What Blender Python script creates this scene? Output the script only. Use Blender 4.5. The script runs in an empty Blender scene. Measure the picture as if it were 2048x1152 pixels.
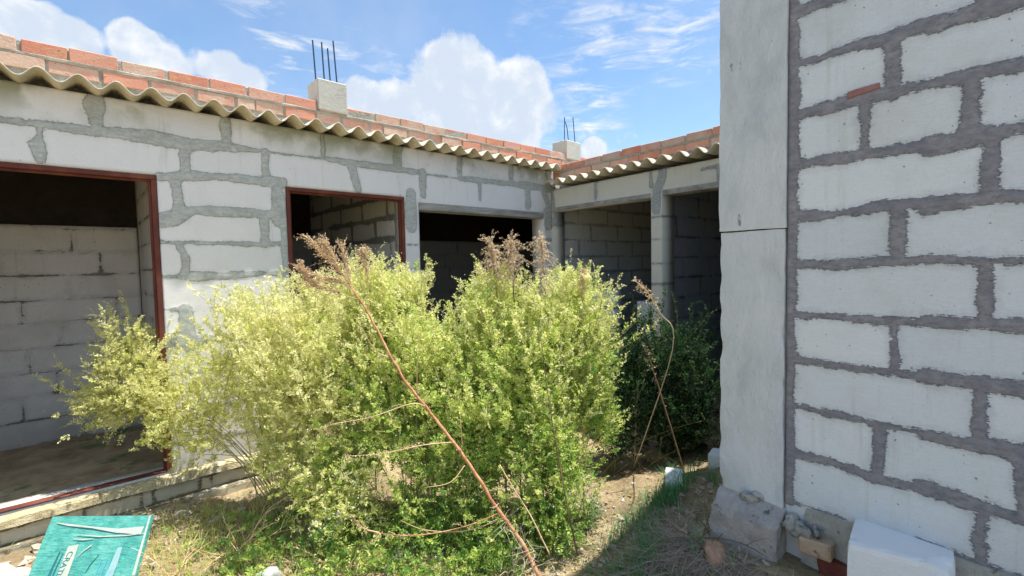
import bpy, math, random
import numpy as np
from mathutils import Vector, Matrix
rng = np.random.default_rng(7); random.seed(7)
C = bpy.context.scene.collection
scene = bpy.context.scene

# ---------------------------------------------------------------- camera
cam_d = bpy.data.cameras.new('camera'); cam = bpy.data.objects.new('camera', cam_d); C.objects.link(cam)
FW = Vector((.670277, .740469, -.049339)); RT = Vector((.740603, -.671671, -.019099)); UP = Vector((.047282, .023739, .998599))
cam.matrix_world = Matrix(((RT.x, UP.x, -FW.x, 0), (RT.y, UP.y, -FW.y, 0), (RT.z, UP.z, -FW.z, 1.6), (0, 0, 0, 1)))
cam_d.sensor_width = 36; cam_d.lens = 16.93; cam_d.clip_start = .05; cam_d.clip_end = 500
scene.camera = cam

# ---------------------------------------------------------------- sun, exposure
SUN = Vector((.27, -.14, 1)).normalized()
sd = bpy.data.lights.new('sun', 'SUN'); so = bpy.data.objects.new('sun', sd); C.objects.link(so)
sd.energy = 5.0; sd.angle = math.radians(.6); sd.color = (1, .965, .90)
so.rotation_euler = SUN.to_track_quat('Z', 'Y').to_euler(); so.location = (3, -2, 9)
scene.view_settings.view_transform = 'Standard'; scene.view_settings.look = 'None'
scene.view_settings.exposure = 0.9; scene.view_settings.gamma = 1

# ---------------------------------------------------------------- node helpers
class NT:
    def __init__(s, tree): s.t = tree; s.n = tree.nodes; s.l = tree.links
    def new(s, ty, **kw):
        n = s.n.new(ty)
        for k, v in kw.items(): setattr(n, k, v)
        return n
    def link(s, a, b): s.l.new(a, b)
    def put(s, sock, v):
        if hasattr(v, 'links') or hasattr(v, 'is_linked'): s.l.new(v, sock)
        else:
            if isinstance(v, (tuple, list)) and len(v) == 3 and sock.type == 'RGBA': v = (*v, 1)
            sock.default_value = v
    def math(s, op, a, b=0.0, c=0.0, clamp=False):
        n = s.new('ShaderNodeMath', operation=op, use_clamp=clamp)
        for i, v in enumerate((a, b, c)): s.put(n.inputs[i], v)
        return n.outputs[0]
    def vmath(s, op, a, b=(0, 0, 0)):
        n = s.new('ShaderNodeVectorMath', operation=op)
        s.put(n.inputs[0], a); s.put(n.inputs[1], b)
        return n.outputs['Value'] if op in ('DOT_PRODUCT', 'LENGTH') else n.outputs[0]
    def mix(s, f, a, b, blend='MIX'):
        n = s.new('ShaderNodeMix', data_type='RGBA', blend_type=blend)
        s.put(n.inputs[0], f); s.put(n.inputs[6], a); s.put(n.inputs[7], b)
        return n.outputs[2]
    def noise(s, vec, scale, detail=4, rough=.55, dist=0, dims='3D'):
        n = s.new('ShaderNodeTexNoise')
        s.put(n.inputs['Vector'], vec); n.inputs['Scale'].default_value = scale; n.inputs['Detail'].default_value = detail
        n.inputs['Roughness'].default_value = rough; n.inputs['Distortion'].default_value = dist
        return n.outputs[0]
    def scale(s, vec, sc):
        n = s.new('ShaderNodeMapping'); s.put(n.inputs[0], vec); n.inputs['Scale'].default_value = sc
        return n.outputs[0]
    def ramp(s, f, stops, interp='LINEAR'):
        n = s.new('ShaderNodeValToRGB'); cr = n.color_ramp; cr.interpolation = interp
        while len(cr.elements) < len(stops): cr.elements.new(.5)
        for e, (p, c) in zip(cr.elements, stops): e.position = p; e.color = (*c, 1) if len(c) == 3 else c
        s.put(n.inputs[0], f); return n.outputs[0]
    def sm(s, f, lo, hi, a=0., b=1.):
        n = s.new('ShaderNodeMapRange', interpolation_type='SMOOTHSTEP')
        s.put(n.inputs[0], f); n.inputs[1].default_value = lo; n.inputs[2].default_value = hi
        n.inputs[3].default_value = a; n.inputs[4].default_value = b
        return n.outputs[0]
    def attr(s, name):
        n = s.new('ShaderNodeAttribute', attribute_name=name); return n.outputs['Fac']
    def obj(s): return s.new('ShaderNodeTexCoord').outputs['Object']
    def bump(s, h, dist=.01, st=1.):
        n = s.new('ShaderNodeBump'); n.inputs['Strength'].default_value = st; n.inputs['Distance'].default_value = dist
        s.put(n.inputs['Height'], h); return n.outputs[0]
def mat(name, rough=.9, spec=.25):
    m = bpy.data.materials.new(name); m.use_nodes = True; t = NT(m.node_tree)
    b = t.n['Principled BSDF']; b.inputs['Roughness'].default_value = rough; b.inputs['Specular IOR Level'].default_value = spec
    return m, t, b

# ---------------------------------------------------------------- sky with clouds
w = bpy.data.worlds.new('World'); scene.world = w; w.use_nodes = True
t = NT(w.node_tree); bg = t.n['Background']
sky = t.new('ShaderNodeTexSky', sky_type='NISHITA'); sky.sun_disc = False
sky.sun_elevation = math.asin(SUN.z); sky.sun_rotation = math.atan2(SUN.x, SUN.y)
sky.air_density = 1.0; sky.dust_density = .6; sky.ozone_density = 1.6
dirv = t.vmath('NORMALIZE', t.new('ShaderNodeTexCoord').outputs['Generated'])
def blobs(lst, soft=1.0):
    acc = None
    for x, y, z, r in lst:
        d = t.vmath('DOT_PRODUCT', dirv, (x, y, z))
        v = t.sm(d, math.cos(r * 1.5), 1.0)
        acc = v if acc is None else t.math('ADD', acc, v)
    return acc
n1 = t.noise(dirv, 11, 9, .62, .25); n2 = t.noise(dirv, 38, 6, .6)
nn_ = t.math('ADD', t.math('MULTIPLY', t.math('SUBTRACT', n1, .5), 2.0), t.math('MULTIPLY', t.math('SUBTRACT', n2, .5), 1.1))
NB=[[(0.84,2.646,0.012),(0.753,2.641,0.011),(0.673,2.641,0.011)],[(0.894,2.441,0.016),(0.82,2.434,0.015),(0.736,2.431,0.015),(0.629,2.441,0.019),(0.529,2.424,0.02),(0.438,2.434,0.02),(0.354,2.434,0.016),(0.275,2.443,0.017),(0.175,2.428,0.017)],[(0.882,2.217,0.02),(0.842,2.218,0.02),(0.734,2.221,0.022),(0.626,2.229,0.022),(0.526,2.224,0.02),(0.417,2.22,0.017),(0.314,2.219,0.016),(0.256,2.226,0.018),(0.17,2.218,0.017)],[(0.88,2.006,0.02),(0.826,2.008,0.02),(0.731,2.008,0.021),(0.623,2.005,0.02),(0.504,2.005,0.016),(0.397,2.003,0.016),(0.297,2.003,0.016),(0.266,2.019,0.016),(0.166,2.019,0.015)],[(0.878,1.785,0.02),(0.84,1.784,0.02),(0.707,1.78,0.017),(0.6,1.79,0.017),(0.501,1.8,0.019),(0.392,1.793,0.017),(0.278,1.795,0.017),(0.203,1.796,0.017),(0.16,1.791,0.016)],[(0.876,1.578,0.018),(0.704,1.575,0.017),(0.597,1.578,0.018),(0.498,1.582,0.016),(0.389,1.588,0.014),(0.274,1.58,0.014),(0.155,1.578,0.013)],[(0.875,1.355,0.017),(0.854,1.354,0.017),(0.748,1.355,0.01),(0.614,1.352,0.013),(0.494,1.354,0.015),(0.35,1.361,0.013),(0.253,1.359,0.016),(0.15,1.358,0.016)],[(0.873,1.155,0.017),(0.842,1.155,0.018),(0.746,1.153,0.014),(0.611,1.147,0.012),(0.491,1.154,0.011),(0.38,1.15,0.014),(0.265,1.148,0.014),(0.145,1.143,0.015)],[(0.871,0.949,0.017),(0.84,0.949,0.013),(0.697,0.944,0.012),(0.588,0.942,0.009),(0.536,0.939,0.013),(0.412,0.945,0.009),(0.281,0.944,0.011),(0.141,0.944,0.012)],[(0.869,0.732,0.017),(0.863,0.729,0.017),(0.698,0.739,0.016),(0.556,0.72,0.016),(0.448,0.725,0.013),(0.351,0.717,0.014),(0.26,0.713,0.017),(0.136,0.714,0.016)],[(0.867,0.506,0.008),(0.613,0.509,0.004),(0.312,0.502,0.004),(0.131,0.519,0.006)]]
NV=[[(0.271,2.42,0.014),(0.27,2.559,0.013)],[(0.516,2.417,0.02),(0.512,2.213,0.019)],[(0.594,2.226,0.017),(0.598,2.004,0.018)],[(0.287,2.226,0.017),(0.297,2.102,0.026),(0.296,2.008,0.023)],[(0.237,2.012,0.017),(0.241,1.804,0.024)],[(0.489,1.787,0.021),(0.484,1.588,0.022)],[(0.245,1.566,0.018),(0.243,1.377,0.019)],[(0.492,1.348,0.009),(0.488,1.164,0.013)],[(0.252,1.14,0.017),(0.251,0.972,0.018)],[(0.528,0.929,0.016),(0.538,0.734,0.022)],[(0.229,0.712,0.016),(0.246,0.597,0.021),(0.231,0.513,0.016)],[(0.868,2.735,0.027),(0.862,2.074,0.028),(0.863,1.683,0.026),(0.87,1.328,0.024),(0.87,1.081,0.027),(0.869,0.728,0.029),(0.863,0.51,0.025)]]
LB=[[(-0.807,2.499,0.014),(-0.282,2.498,0.016),(-0.12,2.501,0.022),(0.056,2.498,0.026),(0.246,2.505,0.036),(0.453,2.506,0.044),(0.622,2.497,0.045),(0.642,2.497,0.039),(0.826,2.51,0.037),(1.018,2.512,0.02),(1.106,2.514,0.006),(1.584,2.519,0.004),(1.652,2.519,0.019),(1.828,2.512,0.024),(2.202,2.513,0.029),(2.477,2.507,0.022),(2.624,2.5,0.009),(3.018,2.502,0.006),(3.077,2.502,0.029),(3.382,2.512,0.025),(3.651,2.512,0.026),(3.957,2.518,0.038),(4.374,2.515,0.04)],[(0.444,2.247,0.025),(0.464,2.246,0.026),(0.603,2.268,0.033),(0.816,2.283,0.027),(1.009,2.281,0.031),(1.257,2.283,0.044)],[(0.439,1.95,0.051),(0.537,1.965,0.052),(0.652,2.032,0.03),(0.867,2.034,0.035),(1.068,2.03,0.032),(1.281,2.026,0.029)],[(0.438,1.799,0.009),(0.795,1.798,0.006),(0.988,1.793,0.024),(1.094,1.791,0.011),(1.272,1.805,0.007)],[(0.433,1.565,0.005),(0.533,1.555,0.013),(0.632,1.559,0.033),(0.846,1.552,0.024),(1.049,1.566,0.015),(1.262,1.564,0.018)],[(0.437,1.329,0.004),(0.573,1.322,0.004),(1.253,1.318,0.004)],[(0.441,1.112,0.045),(0.587,1.09,0.046),(0.701,1.095,0.024),(0.874,1.097,0.014),(1.244,1.103,0.015)],[(0.445,0.872,0.01),(1.234,0.86,0.011)],[(0.442,0.624,0.013),(1.223,0.575,0.011)],[(0.438,0.393,0.013),(1.213,0.33,0.015)],[(2.334,1.803,0.004),(2.493,1.805,0.004)],[(2.337,1.569,0.004),(2.485,1.571,0.004)],[(2.338,1.277,0.004),(2.476,1.277,0.003)]]
LV=[[(0.152,2.764,0.036),(0.137,2.667,0.051),(0.148,2.486,0.023)],[(0.873,2.726,0.025),(0.882,2.629,0.034),(0.884,2.526,0.022)],[(1.593,2.749,0.011),(1.599,2.592,0.016),(1.584,2.519,0.007)],[(2.313,2.74,0.044),(2.288,2.621,0.044),(2.296,2.529,0.034)],[(3.013,2.732,0.029),(3.002,2.587,0.029),(3.018,2.502,0.024)],[(3.733,2.728,0.036),(3.728,2.53,0.036)],[(-0.517,2.695,0.013),(-0.527,2.504,0.014)],[(-0.12,2.495,0.012),(-0.118,2.436,0.012),(-0.136,2.373,0.038),(-0.125,2.291,0.026)],[(0.618,2.486,0.028),(0.603,2.275,0.03)],[(1.141,2.515,0.027),(1.136,2.286,0.029)],[(1.841,2.496,0.038),(1.893,2.283,0.029)],[(2.561,2.512,0.042),(2.56,2.294,0.031)],[(3.27,2.501,0.019),(3.271,2.298,0.013)],[(3.989,2.498,0.038),(3.992,2.282,0.045)],[(2.298,2.436,0.003),(2.313,2.264,0.003)],[(4.242,2.491,0.04),(4.369,2.258,0.041)],[(0.549,2.234,0.035),(0.563,2.096,0.029),(0.568,2.027,0.039)],[(1.219,2.255,0.034),(1.225,2.146,0.056),(1.23,1.988,0.056)],[(1.114,2.021,0.03),(1.112,1.799,0.027)],[(1.264,1.989,0.029),(1.274,1.669,0.036),(1.278,1.466,0.031)],[(0.558,1.78,0.018),(0.588,1.674,0.025),(0.578,1.568,0.025)],[(0.573,1.318,0.036),(0.575,1.175,0.045),(0.586,1.065,0.044)],[(0.903,0.986,0.025),(0.897,0.833,0.025)],[(0.637,0.839,0.023),(0.629,0.656,0.023)],[(2.426,2.292,0.052),(2.42,2.091,0.066),(2.421,1.972,0.051)],[(4.323,2.225,0.066),(4.329,2.072,0.065)]]
BB=[[(2.922,2.04,0.005),(2.795,2.044,0.005)],[(2.923,1.821,0.004),(2.796,1.814,0.004)],[(2.924,1.58,0.004),(2.797,1.579,0.004)],[(2.926,1.374,0.009),(2.798,1.376,0.008)]]
BV=[[(3.646,2.601,0.023),(3.658,2.31,0.017)],[(2.931,2.561,0.017),(2.92,2.352,0.017)],[(2.781,2.536,0.046),(2.81,2.386,0.046),(2.845,2.313,0.042),(2.868,2.208,0.052),(2.869,2.109,0.042)],[(4.378,2.553,0.041),(4.377,2.198,0.066),(4.425,2.078,0.067)]]
ST={'main': [(1.577,1.55,0.069),(1.533,1.67,0.267),(1.486,1.761,0.386),(1.424,1.913,0.596),(1.349,2.06,0.783),(1.268,2.186,0.958),(1.234,2.249,1.045),(1.194,2.379,1.235),(1.141,2.494,1.421),(1.093,2.6,1.558),(1.038,2.712,1.672),(0.981,2.796,1.759)],'mainbr': [[(1.486,1.761,0.386),(1.34,1.811,0.36),(1.17,1.896,0.349),(1.025,1.961,0.375),(0.933,2.046,0.4),(0.885,2.094,0.458)],[(0.933,2.046,0.4),(0.966,1.989,0.392),(0.926,2.009,0.36)],[(1.381,1.999,0.7),(1.251,2.05,0.709),(1.064,2.163,0.684),(0.929,2.258,0.685)],[(1.302,2.123,0.879),(1.215,2.122,0.908),(1.045,2.218,0.857),(0.89,2.331,0.83),(0.875,2.328,0.79)],[(1.281,2.159,0.934),(1.265,2.129,1.072),(1.273,2.116,1.2),(1.263,2.132,1.302)],[(1.405,1.929,0.597),(1.323,1.945,0.529),(1.215,2.002,0.52)],[(1.406,1.948,0.694),(1.387,1.931,0.78),(1.387,1.936,0.855)],[(1.213,2.313,1.119),(1.134,2.321,1.169),(1.065,2.367,1.328)],[(1.497,1.736,0.366),(1.378,1.906,0.277),(1.241,2.057,0.275),(1.164,2.169,0.311)],[(1.141,2.494,1.421),(1.076,2.531,1.505),(0.997,2.604,1.534),(0.91,2.687,1.59)],[(1.141,2.494,1.421),(1.096,2.513,1.505),(1.085,2.53,1.613),(1.075,2.545,1.694)],[(1.093,2.6,1.558),(1.062,2.634,1.642),(1.029,2.669,1.726)],[(1.141,2.494,1.421),(1.012,2.614,1.479),(0.953,2.669,1.508),(0.907,2.717,1.601)]],'up1': [(1.866,2.153,0.484),(1.896,2.22,0.893),(1.941,2.271,1.254),(1.935,2.294,1.504),(1.929,2.307,1.628),(1.928,2.316,1.747)],'up2': [(1.933,2.092,0.482),(1.976,2.148,0.891),(2.015,2.204,1.253),(2.018,2.218,1.502),(2.014,2.23,1.626),(2.02,2.233,1.744)],'up3': [(2.089,1.95,0.478),(2.084,1.979,0.839),(2.119,2.038,1.194),(2.126,2.048,1.438),(2.126,2.061,1.622),(2.121,2.074,1.757)],'up4': [(2.303,1.91,0.747),(2.32,1.928,1.245),(2.333,1.928,1.431),(2.344,1.927,1.565)],'up5': [(1.34,2.791,0.896),(1.342,2.815,1.27),(1.347,2.827,1.519),(1.34,2.84,1.628),(1.335,2.851,1.722)],'thin': [(1.713,1.463,0.207),(1.717,1.51,0.359),(1.735,1.572,0.53),(1.755,1.652,0.783),(1.77,1.708,1.001),(1.776,1.742,1.204)],'shade': [(2.952,1.547,0.063),(2.908,1.605,0.346),(2.895,1.706,0.665),(2.889,1.797,0.926),(2.868,1.822,1.03)],'shade2': [(2.733,1.541,1.047),(2.642,1.572,1.287),(2.547,1.599,1.414),(2.49,1.655,1.497)],'brown': [(1.651,1.585,0.179),(1.608,1.676,0.361),(1.568,1.775,0.505),(1.554,1.834,0.581)],'b4': [[(0.884,3.164,0.285),(0.768,3.349,0.488),(0.565,3.686,0.752),(0.411,3.905,0.925),(0.313,4.072,1.103)],[(0.884,3.164,0.285),(0.817,3.308,0.519),(0.647,3.539,0.667),(0.401,3.9,0.716),(0.183,4.165,0.735),(0.007,4.39,0.692)]],'clouds': [(0.518,0.777,0.358,0.046),(0.552,0.743,0.379,0.043),(0.607,0.715,0.347,0.041),(0.65,0.677,0.346,0.038),(0.576,0.755,0.313,0.056),(0.52,0.799,0.303,0.042),(0.637,0.715,0.287,0.048),(0.458,0.832,0.313,0.034),(0.406,0.857,0.318,0.026),(0.442,0.852,0.282,0.036),(0.386,0.881,0.274,0.03),(0.682,0.67,0.294,0.038),(0.767,0.602,0.222,0.025),(0.584,0.776,0.238,0.058),(0.669,0.708,0.227,0.039),(0.081,0.935,0.346,0.021),(0.114,0.932,0.344,0.024),(0.156,0.928,0.338,0.024),(0.197,0.923,0.331,0.025),(0.237,0.918,0.318,0.023),(-0.015,0.939,0.344,0.023),(-0.046,0.938,0.344,0.024),(0.021,0.941,0.338,0.02),(0.059,0.948,0.312,0.026),(0.12,0.943,0.31,0.035)],'wisps': [(0.687,0.601,0.41,0.078),(0.743,0.542,0.392,0.077),(0.791,0.468,0.394,0.082),(0.821,0.409,0.399,0.079),(0.754,0.586,0.297,0.055),(0.297,0.868,0.398,0.07),(0.258,0.867,0.426,0.066),(0.732,0.592,0.336,0.054),(0.769,0.586,0.257,0.047),(0.344,0.889,0.304,0.076),(0.41,0.842,0.351,0.077),(0.28,0.902,0.328,0.064),(0.722,0.648,0.243,0.087)]}
BL={'p1': [(0.988,3.46,1.086,0.25,0.2),(0.898,3.688,1.247,0.16,0.1),(1.193,3.205,1.055,0.32,0.27),(0.991,3.364,0.695,0.3,0.23),(1.194,2.968,0.541,0.29,0.27),(1.072,2.853,0.203,0.23,0.18),(1.269,3.425,1.321,0.15,0.14),(1.038,3.197,0.85,0.32,0.26),(0.984,3.009,0.335,0.2,0.17),(1.095,2.626,0.159,0.2,0.11),(0.923,3.274,0.434,0.19,0.16)],'p2': [(1.464,2.908,1.285,0.2,0.25),(1.629,2.671,0.995,0.27,0.24),(1.525,2.672,0.595,0.35,0.3),(1.64,2.412,0.287,0.31,0.23),(1.632,2.205,0.119,0.17,0.09),(1.695,2.906,1.368,0.13,0.15),(1.475,3.107,1.374,0.14,0.17),(1.397,2.874,0.873,0.29,0.29),(1.723,2.567,0.703,0.29,0.26),(1.581,2.863,1.178,0.2,0.2),(1.191,2.825,0.391,0.21,0.15),(1.411,2.338,0.122,0.23,0.11),(1.59,1.972,0.102,0.19,0.11)],'p3': [(2.009,2.414,1.271,0.18,0.21),(2.047,2.155,0.94,0.33,0.3),(1.969,1.998,0.558,0.27,0.27),(2.409,2.052,1.277,0.16,0.21),(2.373,1.925,0.906,0.16,0.32),(2.035,1.861,0.429,0.16,0.2),(1.888,2.432,0.924,0.24,0.23),(2.192,2.033,1.092,0.22,0.23),(1.888,1.845,0.22,0.15,0.17),(1.78,2.235,0.546,0.26,0.27),(2.365,1.843,0.59,0.12,0.19),(1.909,1.753,0.134,0.14,0.12)],'p4': [(0.176,4.305,0.709,0.24,0.17),(0.302,4.205,0.915,0.21,0.16),(0.311,4.21,1.106,0.1,0.1),(0.338,4.091,0.718,0.15,0.21)],'p4s': [(0.594,3.72,0.638,0.3,0.2),(0.73,3.752,0.948,0.27,0.21),(0.559,3.736,0.407,0.2,0.13),(0.389,3.894,0.478,0.12,0.1)],'p6': [(3.29,2.23,0.726,0.22,0.28),(3.444,1.963,0.821,0.28,0.24),(3.308,2.06,0.43,0.3,0.32),(3.463,1.786,0.455,0.19,0.35),(3.029,2.169,0.312,0.17,0.23),(3.534,1.972,0.153,0.24,0.16)]}
cum = t.math('ADD', blobs(ST['clouds']), nn_)
cmask = t.math('MULTIPLY', t.sm(cum, .18, 1.0), .97)
wis = t.noise(t.scale(dirv, (3, 3, 14)), 3.2, 7, .62, .6)
wmask = t.math('MULTIPLY', t.math('MULTIPLY', blobs(ST['wisps']), t.sm(wis, .42, .80)), .55, clamp=True)
veil = t.math('MULTIPLY', t.sm(t.noise(dirv, 2.2, 5, .6), .35, .8), .28)
mask = t.math('MAXIMUM', t.math('MAXIMUM', cmask, wmask), veil)
shade = t.noise(dirv, 6, 6, .55, .4)
body = t.sm(t.math('ADD', t.math('MULTIPLY', cum, -.10), t.noise(t.vmath('ADD', dirv, (.012, -.006, .03)), 13, 7, .62, .3)), .28, .62)
ccol = t.mix(body, (2.9, 3.3, 3.85), (4.3, 4.35, 4.4))
# unseen bright cloud bank, added outside the view to fill the shaded walls
bank = t.sm(t.math('ADD', t.vmath('DOT_PRODUCT', dirv, (.18, -.80, .57)), t.math('MULTIPLY', t.math('SUBTRACT', n1, .5), .5)), .35, .75)
skyc = t.mix(1.0, sky.outputs[0], (.72, .82, .86), 'MULTIPLY')
t.link(t.mix(bank, t.mix(mask, skyc, ccol), (2.9, 3.8, 5.2)), bg.inputs[0]); bg.inputs[1].default_value = .13

# ---------------------------------------------------------------- object helpers
def tag(o, label=None, cat=None, group=None, kind=None):
    if label: o['label'] = label
    if cat: o['category'] = cat
    if group: o['group'] = group
    if kind: o['kind'] = kind
    return o
def empty(name, loc, label, cat, group=None):
    o = bpy.data.objects.new(name, None); C.objects.link(o); o.location = loc; o.empty_display_size = .2
    return tag(o, label, cat, group)
def put(name, me, m, parent=None):
    o = bpy.data.objects.new(name, me); C.objects.link(o)
    for x in (m if isinstance(m, (list, tuple)) else [m]): me.materials.append(x)
    if parent is not None:
        o.parent = parent; o.location = -Vector(parent.location) if parent.parent is None else Vector((0, 0, 0))
    return o
def mesh_np(name, V, F, attrs=None, smooth=False):
    """V (n,3) array, F list of (m,k) integer arrays"""
    me = bpy.data.meshes.new(name); V = np.asarray(V, np.float32)
    Fs = [np.asarray(f, np.int32) for f in F if len(f)]
    me.vertices.add(len(V)); me.vertices.foreach_set('co', V.ravel())
    idx = np.concatenate([f.ravel() for f in Fs]); tot = np.concatenate([np.full(len(f), f.shape[1], np.int32) for f in Fs])
    me.loops.add(len(idx)); me.loops.foreach_set('vertex_index', idx)
    me.polygons.add(len(tot)); me.polygons.foreach_set('loop_start', np.concatenate([[0], np.cumsum(tot)[:-1]]).astype(np.int32))
    me.update(calc_edges=True); me.validate()
    for k, a in (attrs or {}).items():
        at = me.attributes.new(k, 'FLOAT', 'POINT'); at.data.foreach_set('value', np.asarray(a, np.float32))
    if smooth: me.polygons.foreach_set('use_smooth', np.ones(len(me.polygons), bool))
    return me
class MB:
    """collects boxes, tubes and lumps into one mesh"""
    def __init__(s): s.v = []; s.f = []; s.t = []; s.n = 0
    def add(s, V, F, tint=0.5):
        s.v.append(np.asarray(V, float)); s.f += [tuple(i + s.n for i in f) for f in F]
        s.t.append(np.full(len(V), tint)); s.n += len(V)
    def box(s, o, a, b, c, lo, hi, tint=.5, jit=0., bev=0.):
        """box spanned in the frame (a,b,c) about o"""
        o, a, b, c = (np.asarray(q, float) for q in (o, a, b, c)); P = []
        lo = np.array(lo, float); hi = np.array(hi, float)
        if bev <= 0:
            for k in range(8):
                q = [hi[i] if (k >> i) & 1 else lo[i] for i in range(3)]
                P.append(o + a * q[0] + b * q[1] + c * q[2] + (rng.normal(0, jit, 3) if jit else 0))
            s.add(P, [(0, 2, 3, 1), (4, 5, 7, 6), (0, 1, 5, 4), (2, 6, 7, 3), (0, 4, 6, 2), (1, 3, 7, 5)], tint)
            return
        # chamfered box: 24 vertices
        idx = {}
        for k in range(8):
            sg = [1 if (k >> i) & 1 else -1 for i in range(3)]
            j = rng.normal(0, jit, 3) if jit else 0
            for ax in range(3):
                q = [(hi[i] if sg[i] > 0 else lo[i]) - (0 if i == ax else sg[i] * bev) for i in range(3)]
                idx[(k, ax)] = len(P); P.append(o + a * q[0] + b * q[1] + c * q[2] + j)
        F = []
        for ax in range(3):
            i, j = [q for q in range(3) if q != ax]
            for sgn in (0, 1):
                ks = [(sgn << ax) | (u << i) | (v_ << j) for u, v_ in ((0, 0), (1, 0), (1, 1), (0, 1))]
                F.append(tuple(idx[(k, ax)] for k in ks))
            for u, v_ in ((0, 0), (1, 0), (1, 1), (0, 1)):      # edges along ax
                k0 = (u << i) | (v_ << j); k1 = k0 | (1 << ax)
                F.append((idx[(k0, i)], idx[(k1, i)], idx[(k1, j)], idx[(k0, j)]))
        for k in range(8): F.append(tuple(idx[(k, ax)] for ax in range(3)))
        s.add(P, F, tint)
    def tube(s, pts, r0, r1=None, n=5, tint=.5):
        pts = np.asarray(pts, float); r1 = r0 if r1 is None else r1; m = len(pts); V = []
        for i, p in enumerate(pts):
            d = pts[min(i + 1, m - 1)] - pts[max(i - 1, 0)]; d = d / (np.linalg.norm(d) + 1e-9)
            u = np.cross(d, (.3, .9, .2)); u /= np.linalg.norm(u) + 1e-9; v_ = np.cross(d, u); r = r0 + (r1 - r0) * i / (m - 1)
            for k in range(n):
                a = 2 * math.pi * k / n; V.append(p + (u * math.cos(a) + v_ * math.sin(a)) * r)
        F = [(i * n + k, i * n + (k + 1) % n, (i + 1) * n + (k + 1) % n, (i + 1) * n + k) for i in range(m - 1) for k in range(n)]
        F += [tuple(range(n))[::-1], tuple((m - 1) * n + k for k in range(n))]
        s.add(V, F, tint)
    def lump(s, c, r, seed=0, rot=0., n=10, rough=.18, tint=.5, ex=3.2):
        """rock: noisy superellipsoid"""
        g = np.random.default_rng(seed); V = []; c = np.array(c); ph = g.uniform(0, 6.28, 12); am = g.normal(0, rough, 12)
        rows = n; cols = n * 2
        for i in range(rows + 1):
            th = math.pi * i / rows
            for j in range(cols):
                f = 2 * math.pi * j / cols; d = np.array([math.sin(th) * math.cos(f), math.sin(th) * math.sin(f), math.cos(th)])
                sq = (abs(d) ** ex).sum() ** (-1 / ex)
                k = sum(am[q] * math.sin(ph[q] + d @ g2) for q, g2 in enumerate(LUMPD)) * .5
                P = d * sq * (1 + k) * np.array(r); cr, sr = math.cos(rot), math.sin(rot)
                V.append(c + (P[0] * cr - P[1] * sr, P[0] * sr + P[1] * cr, P[2]))
        F = [(i * cols + j, (i + 1) * cols + j, (i + 1) * cols + (j + 1) % cols, i * cols + (j + 1) % cols) for i in range(rows) for j in range(cols)]
        s.add(V, F, tint)
    def mesh(s, name, smooth=False):
        me = bpy.data.meshes.new(name); V = np.concatenate(s.v); me.from_pydata(V.tolist(), [], s.f); me.validate()
        at = me.attributes.new('tint', 'FLOAT', 'POINT'); at.data.foreach_set('value', np.concatenate(s.t).astype(np.float32))
        if smooth: me.polygons.foreach_set('use_smooth', np.ones(len(me.polygons), bool))
        return me
    def put(s, name, m, parent=None, smooth=False): return put(name, s.mesh(name, smooth), m, parent)
LUMPD = np.random.default_rng(3).normal(0, 3.2, (12, 3))
X_, Y_, Z_ = (1, 0, 0), (0, 1, 0), (0, 0, 1)

def vnoise(x, y, seed=0):
    """smooth 2-D value noise, arrays in 0..1"""
    x = np.asarray(x, float); y = np.asarray(y, float)
    xi = np.floor(x).astype(int); yi = np.floor(y).astype(int); fx = x - xi; fy = y - yi
    fx = fx * fx * (3 - 2 * fx); fy = fy * fy * (3 - 2 * fy)
    def h(a, b):
        k = (a * 374761393 + b * 668265263 + seed * 974711) & 0xffffffff
        k = ((k ^ (k >> 13)) * 1274126177) & 0xffffffff; return ((k ^ (k >> 16)) & 0xffff) / 65535.
    return (h(xi, yi) * (1 - fx) + h(xi + 1, yi) * fx) * (1 - fy) + (h(xi, yi + 1) * (1 - fx) + h(xi + 1, yi + 1) * fx) * fy
def fbm(x, y, seed=0, o=4): return sum(vnoise(x * 2 ** i, y * 2 ** i, seed + i) * .5 ** (i + 1) for i in range(o))
def smst(x, a, b): u = np.clip((np.asarray(x, float) - a) / (b - a), 0, 1); return u * u * (3 - 2 * u)

# ---------------------------------------------------------------- block walls
def seg_dist(S, Z, lines):
    D = np.full(S.shape, 9.)
    for L in lines:
        for (s0, z0, h0), (s1, z1, h1) in zip(L[:-1], L[1:]):
            ds, dz = s1 - s0, z1 - z0; q = ds * ds + dz * dz + 1e-9
            u = np.clip(((S - s0) * ds + (Z - z0) * dz) / q, 0, 1)
            D = np.minimum(D, np.hypot(S - s0 - u * ds, Z - z0 - u * dz) - (h0 + (h1 - h0) * u))
    return D
def layout(s0, s1, z0, z1, hw=.012, seed=1, bl=.62, bh=.212):
    g = np.random.default_rng(seed); L = []; z = z0; k = 0
    while z < z1 + .3:
        L.append([(s, z + g.normal(0, .004), max(.002, hw + g.normal(0, hw * .4))) for s in np.arange(s0 - .3, s1 + .6, .22)])
        s = s0 - bl * (k % 2) * .5 + g.uniform(-.12, .05)
        while s < s1 + .3:
            L.append([(s, z, max(.002, hw + g.normal(0, hw * .4))), (s + g.normal(0, .006), z + bh, max(.002, hw + g.normal(0, hw * .4)))]); s += bl + g.uniform(-.03, .03)
        z += bh; k += 1
    return L
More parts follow.
